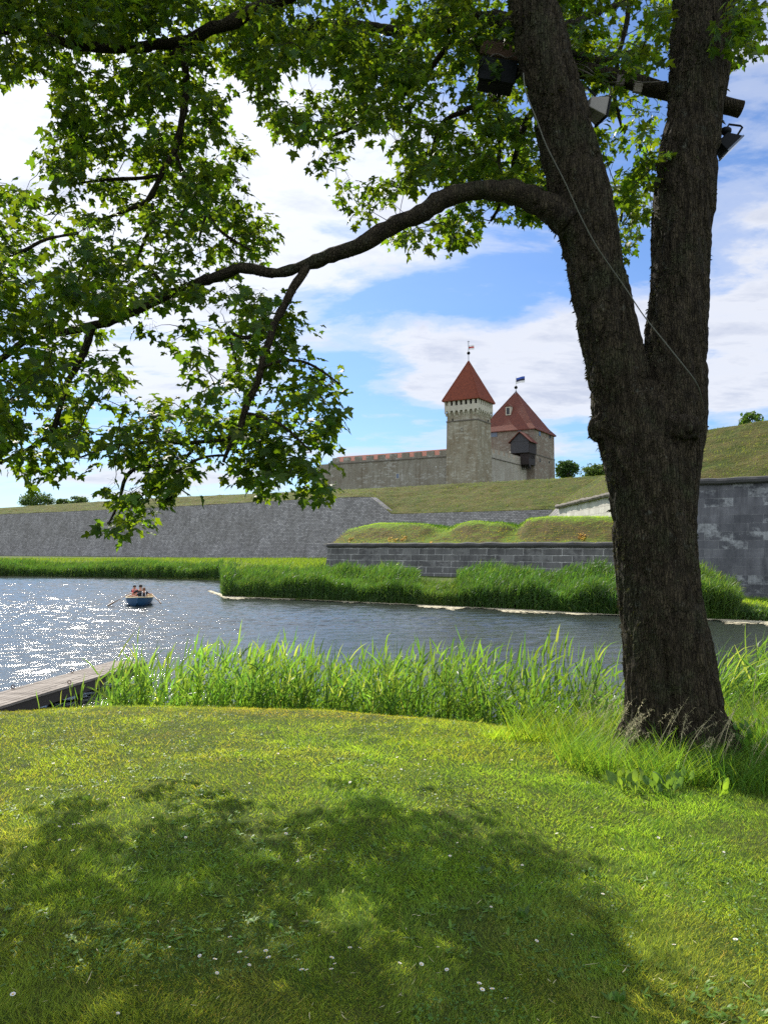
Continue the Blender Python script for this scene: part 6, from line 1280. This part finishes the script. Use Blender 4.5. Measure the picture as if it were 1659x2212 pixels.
def person(label, seat, face, s, hair, top, bottom, hands, feet, extra=None, lean=0.0, longhair=False):
    """seat: hip point; face: forward unit vector; s: scale (1 = adult); hands/feet: world points"""
    face = Vector(face).normalized(); side = Vector((face.y, -face.x, 0)); up = Vector((0, 0, 1)); hip = Vector(seat); r = thing('person', label, 'person', tuple(hip))
    sp = (up + face * lean).normalized(); W_ = lambda a, b, c: hip + side * (a * s) + face * (b * s) + sp * (c * s)
    P = [W_(0, 0, 0), W_(0, .01, .16), W_(0, .02, .33), W_(0, .01, .47), W_(0, .02, .56), W_(0, .035, .64), W_(0, .035, .73)]; E = [(0, 1), (1, 2), (2, 3), (3, 4), (4, 5), (5, 6)]; Rd = [(.15 * s, .12 * s), (.135 * s, .10 * s), (.155 * s, .11 * s), (.12 * s, .09 * s), .052 * s, .085 * s, .08 * s]
    armP = []
    for sg, hd_ in zip((1, -1), hands):
        sh = W_(.19 * sg, .0, .46); hd_ = Vector(hd_); mid = (sh + hd_) / 2 + side * (.06 * sg * s) - up * (.09 * s); b = len(P)
        P += [sh, mid, hd_ - (hd_ - mid).normalized() * .07 * s, hd_]; E += [(3, b), (b, b + 1), (b + 1, b + 2), (b + 2, b + 3)]; Rd += [.062 * s, .045 * s, .03 * s, .034 * s]; armP.append((sh, mid, hd_))
        # fingers curled round the grip
        for k in range(4):
            q0 = hd_ + (hd_ - mid).normalized() * .03 * s + up * (.018 * (k - 1.5) * s); b2 = len(P); P += [q0, q0 - side * sg * .03 * s + face * .01 * s]; E += [(b + 3, b2), (b2, b2 + 1)]; Rd += [.011 * s, .009 * s]
        b2 = len(P); P += [hd_ + up * .03 * s, hd_ + up * .05 * s - side * sg * .02 * s]; E += [(b + 3, b2), (b2, b2 + 1)]; Rd += [.012 * s, .010 * s]
    legP = []
    for sg, ft in zip((1, -1), feet):
        ft = Vector(ft); hp = W_(.09 * sg, .02, -.01); kn = (hp + ft) / 2 + up * (.19 * s) + face * (.05 * s); b = len(P); P += [hp, kn, ft + up * .06, ft + face * .15 * s + up * .03]; E += [(0, b), (b, b + 1), (b + 1, b + 2), (b + 2, b + 3)]; Rd += [.088 * s, .062 * s, .04 * s, .036 * s]; legP.append((hp, kn, ft))
    skin_obj('body', P, E, Rd, M['skin'], r)
    hc = W_(0, .03, .70)
    # face details on the head
    MB().ball(hc + face * .098 * s - up * .005 * s, .016 * s, 8, 6, (1, 1, 1.5)).build('nose', M['skin'], r, smooth=True)
    for sg in (1, -1):
        MB().ball(hc + side * .088 * s * sg, .022 * s, 8, 6, (.5, 1, 1.3)).build('ear', M['skin'], r, smooth=True)
        MB().ball(hc + face * .086 * s + side * .034 * sg * s + up * .03 * s, .011 * s, 8, 6).build('eye', M['black'], r, smooth=True)
    MB().ball(hc + face * .088 * s - up * .048 * s, .018 * s, 8, 6, (1.2, .4, .35)).build('mouth', M['shorts'], r, smooth=True)
    hb = MB(); V = []; Fc = []; seg, rg = 18, 10
    for i in range(rg + 1):
        t = (math.pi * (.72 if longhair else .62)) * i / rg
        for j in range(seg):
            ph = 2 * math.pi * j / seg; dv = side * math.sin(t) * math.cos(ph) + face * math.sin(t) * math.sin(ph) + up * math.cos(t)
            fr = dv.dot(face); rr_ = (.108 if longhair else .101) * s * (1 + .05 * mnoise.noise(dv * 4)); low_ = fr > .3 and dv.dot(up) < .45
            V.append(hc + up * .022 * s - face * .008 * s + Vector((dv.x, dv.y, dv.z * 1.12)) * (rr_ * (.80 if low_ else 1)))
    for i in range(rg):
        for j in range(seg): Fc.append((i * seg + j, (i + 1) * seg + j, (i + 1) * seg + (j + 1) % seg, i * seg + (j + 1) % seg))
    hb.add(V, Fc).build('hair', M[hair], r, smooth=True)
    # shirt over torso and upper arms
    P = [W_(0, 0, -.02), W_(0, .01, .16), W_(0, .02, .33), W_(0, .01, .475), W_(0, .015, .53)]; E = [(0, 1), (1, 2), (2, 3), (3, 4)]; Rd = [(.168 * s, .135 * s), (.155 * s, .118 * s), (.172 * s, .128 * s), (.13 * s, .1 * s), .07 * s]
    for (sh, mid, hd_) in armP: b = len(P); P += [sh + up * .005, sh.lerp(mid, .8)]; E += [(3, b), (b, b + 1)]; Rd += [.075 * s, .062 * s]
    skin_obj('shirt', P, E, Rd, M[top], r)
    P = [W_(0, 0, .0)]; E = []; Rd = [(.165 * s, .13 * s)]
    for (hp, kn, ft) in legP: b = len(P); P += [hp, hp.lerp(kn, .95)]; E += [(0, b), (b, b + 1)]; Rd += [.10 * s, .08 * s]
    skin_obj('shorts', P, E, Rd, M[bottom], r)
    if extra: extra(r, W_, s, side, face, up)
    return r
def vest(r, W_, s, side, face, up):
    for sg in (1, -1): obox(MB(), W_(.08 * sg, .15, .30), side, up, face, .07 * s, .17 * s, .04 * s).build('life_vest_panel', M['vest'], r)
    obox(MB(), W_(0, -.10, .30), side, up, face, .15 * s, .17 * s, .035 * s).build('life_vest_back', M['vest'], r)
    for sg in (1, -1): MB().tube([W_(.1 * sg, .15, .46), W_(.12 * sg, .02, .56), W_(.1 * sg, -.1, .46)], .035 * s, 8).build('life_vest_strap', M['vest'], r)
def straps(r, W_, s, side, face, up):
    for sg in (1, -1): MB().tube([W_(.11 * sg, .12, .30), W_(.11 * sg, .10, .50), W_(.10 * sg, .0, .56), W_(.11 * sg, -.11, .48), W_(.11 * sg, -.15, .30), W_(.11 * sg, -.15, .1)], .022 * s, 6).build('strap', M['whites'], r, smooth=True)
hc_ = (.5 - .0)
person('rowing person in a black t-shirt seen from behind in the middle of the boat', BL(-.02, .05, .33), -fw, 1.0, 'dkhair', 'blackcloth', 'shorts', (hL if (-fw).cross(Vector((0, 0, 1))).dot(hL - bo) > 0 else hR, hR if (-fw).cross(Vector((0, 0, 1))).dot(hL - bo) > 0 else hL), (BL(-.75, .15, .06), BL(-.75, -.15, .06)), lean=.12)
person('person with dark hair in a red life vest facing forward at the stern', BL(-1.28, .36 if rt_.x < 0 else -.36, .31), fw, .92, 'dkhair', 'maroon', 'shorts', (BL(-.95, .42 if rt_.x < 0 else -.12, .55), BL(-.95, .12 if rt_.x < 0 else -.42, .55)), (BL(-.72, .38 if rt_.x < 0 else -.2, .06), BL(-.72, .2 if rt_.x < 0 else -.38, .06)), extra=vest)
person('child with brown hair and white straps over a black top sitting in the bow', BL(.88, -.22 if rt_.x < 0 else .30, .36), -fw, .80, 'brhair', 'blackcloth', 'blackcloth', (BL(.95, .42, .56), BL(.95, -.42, .56)) if (-fw).cross(Vector((0, 0, 1))).dot(rt_) > 0 else (BL(.95, -.42, .56), BL(.95, .42, .56)), (BL(.5, .12, .06), BL(.5, -.12, .06)), extra=straps, longhair=True)
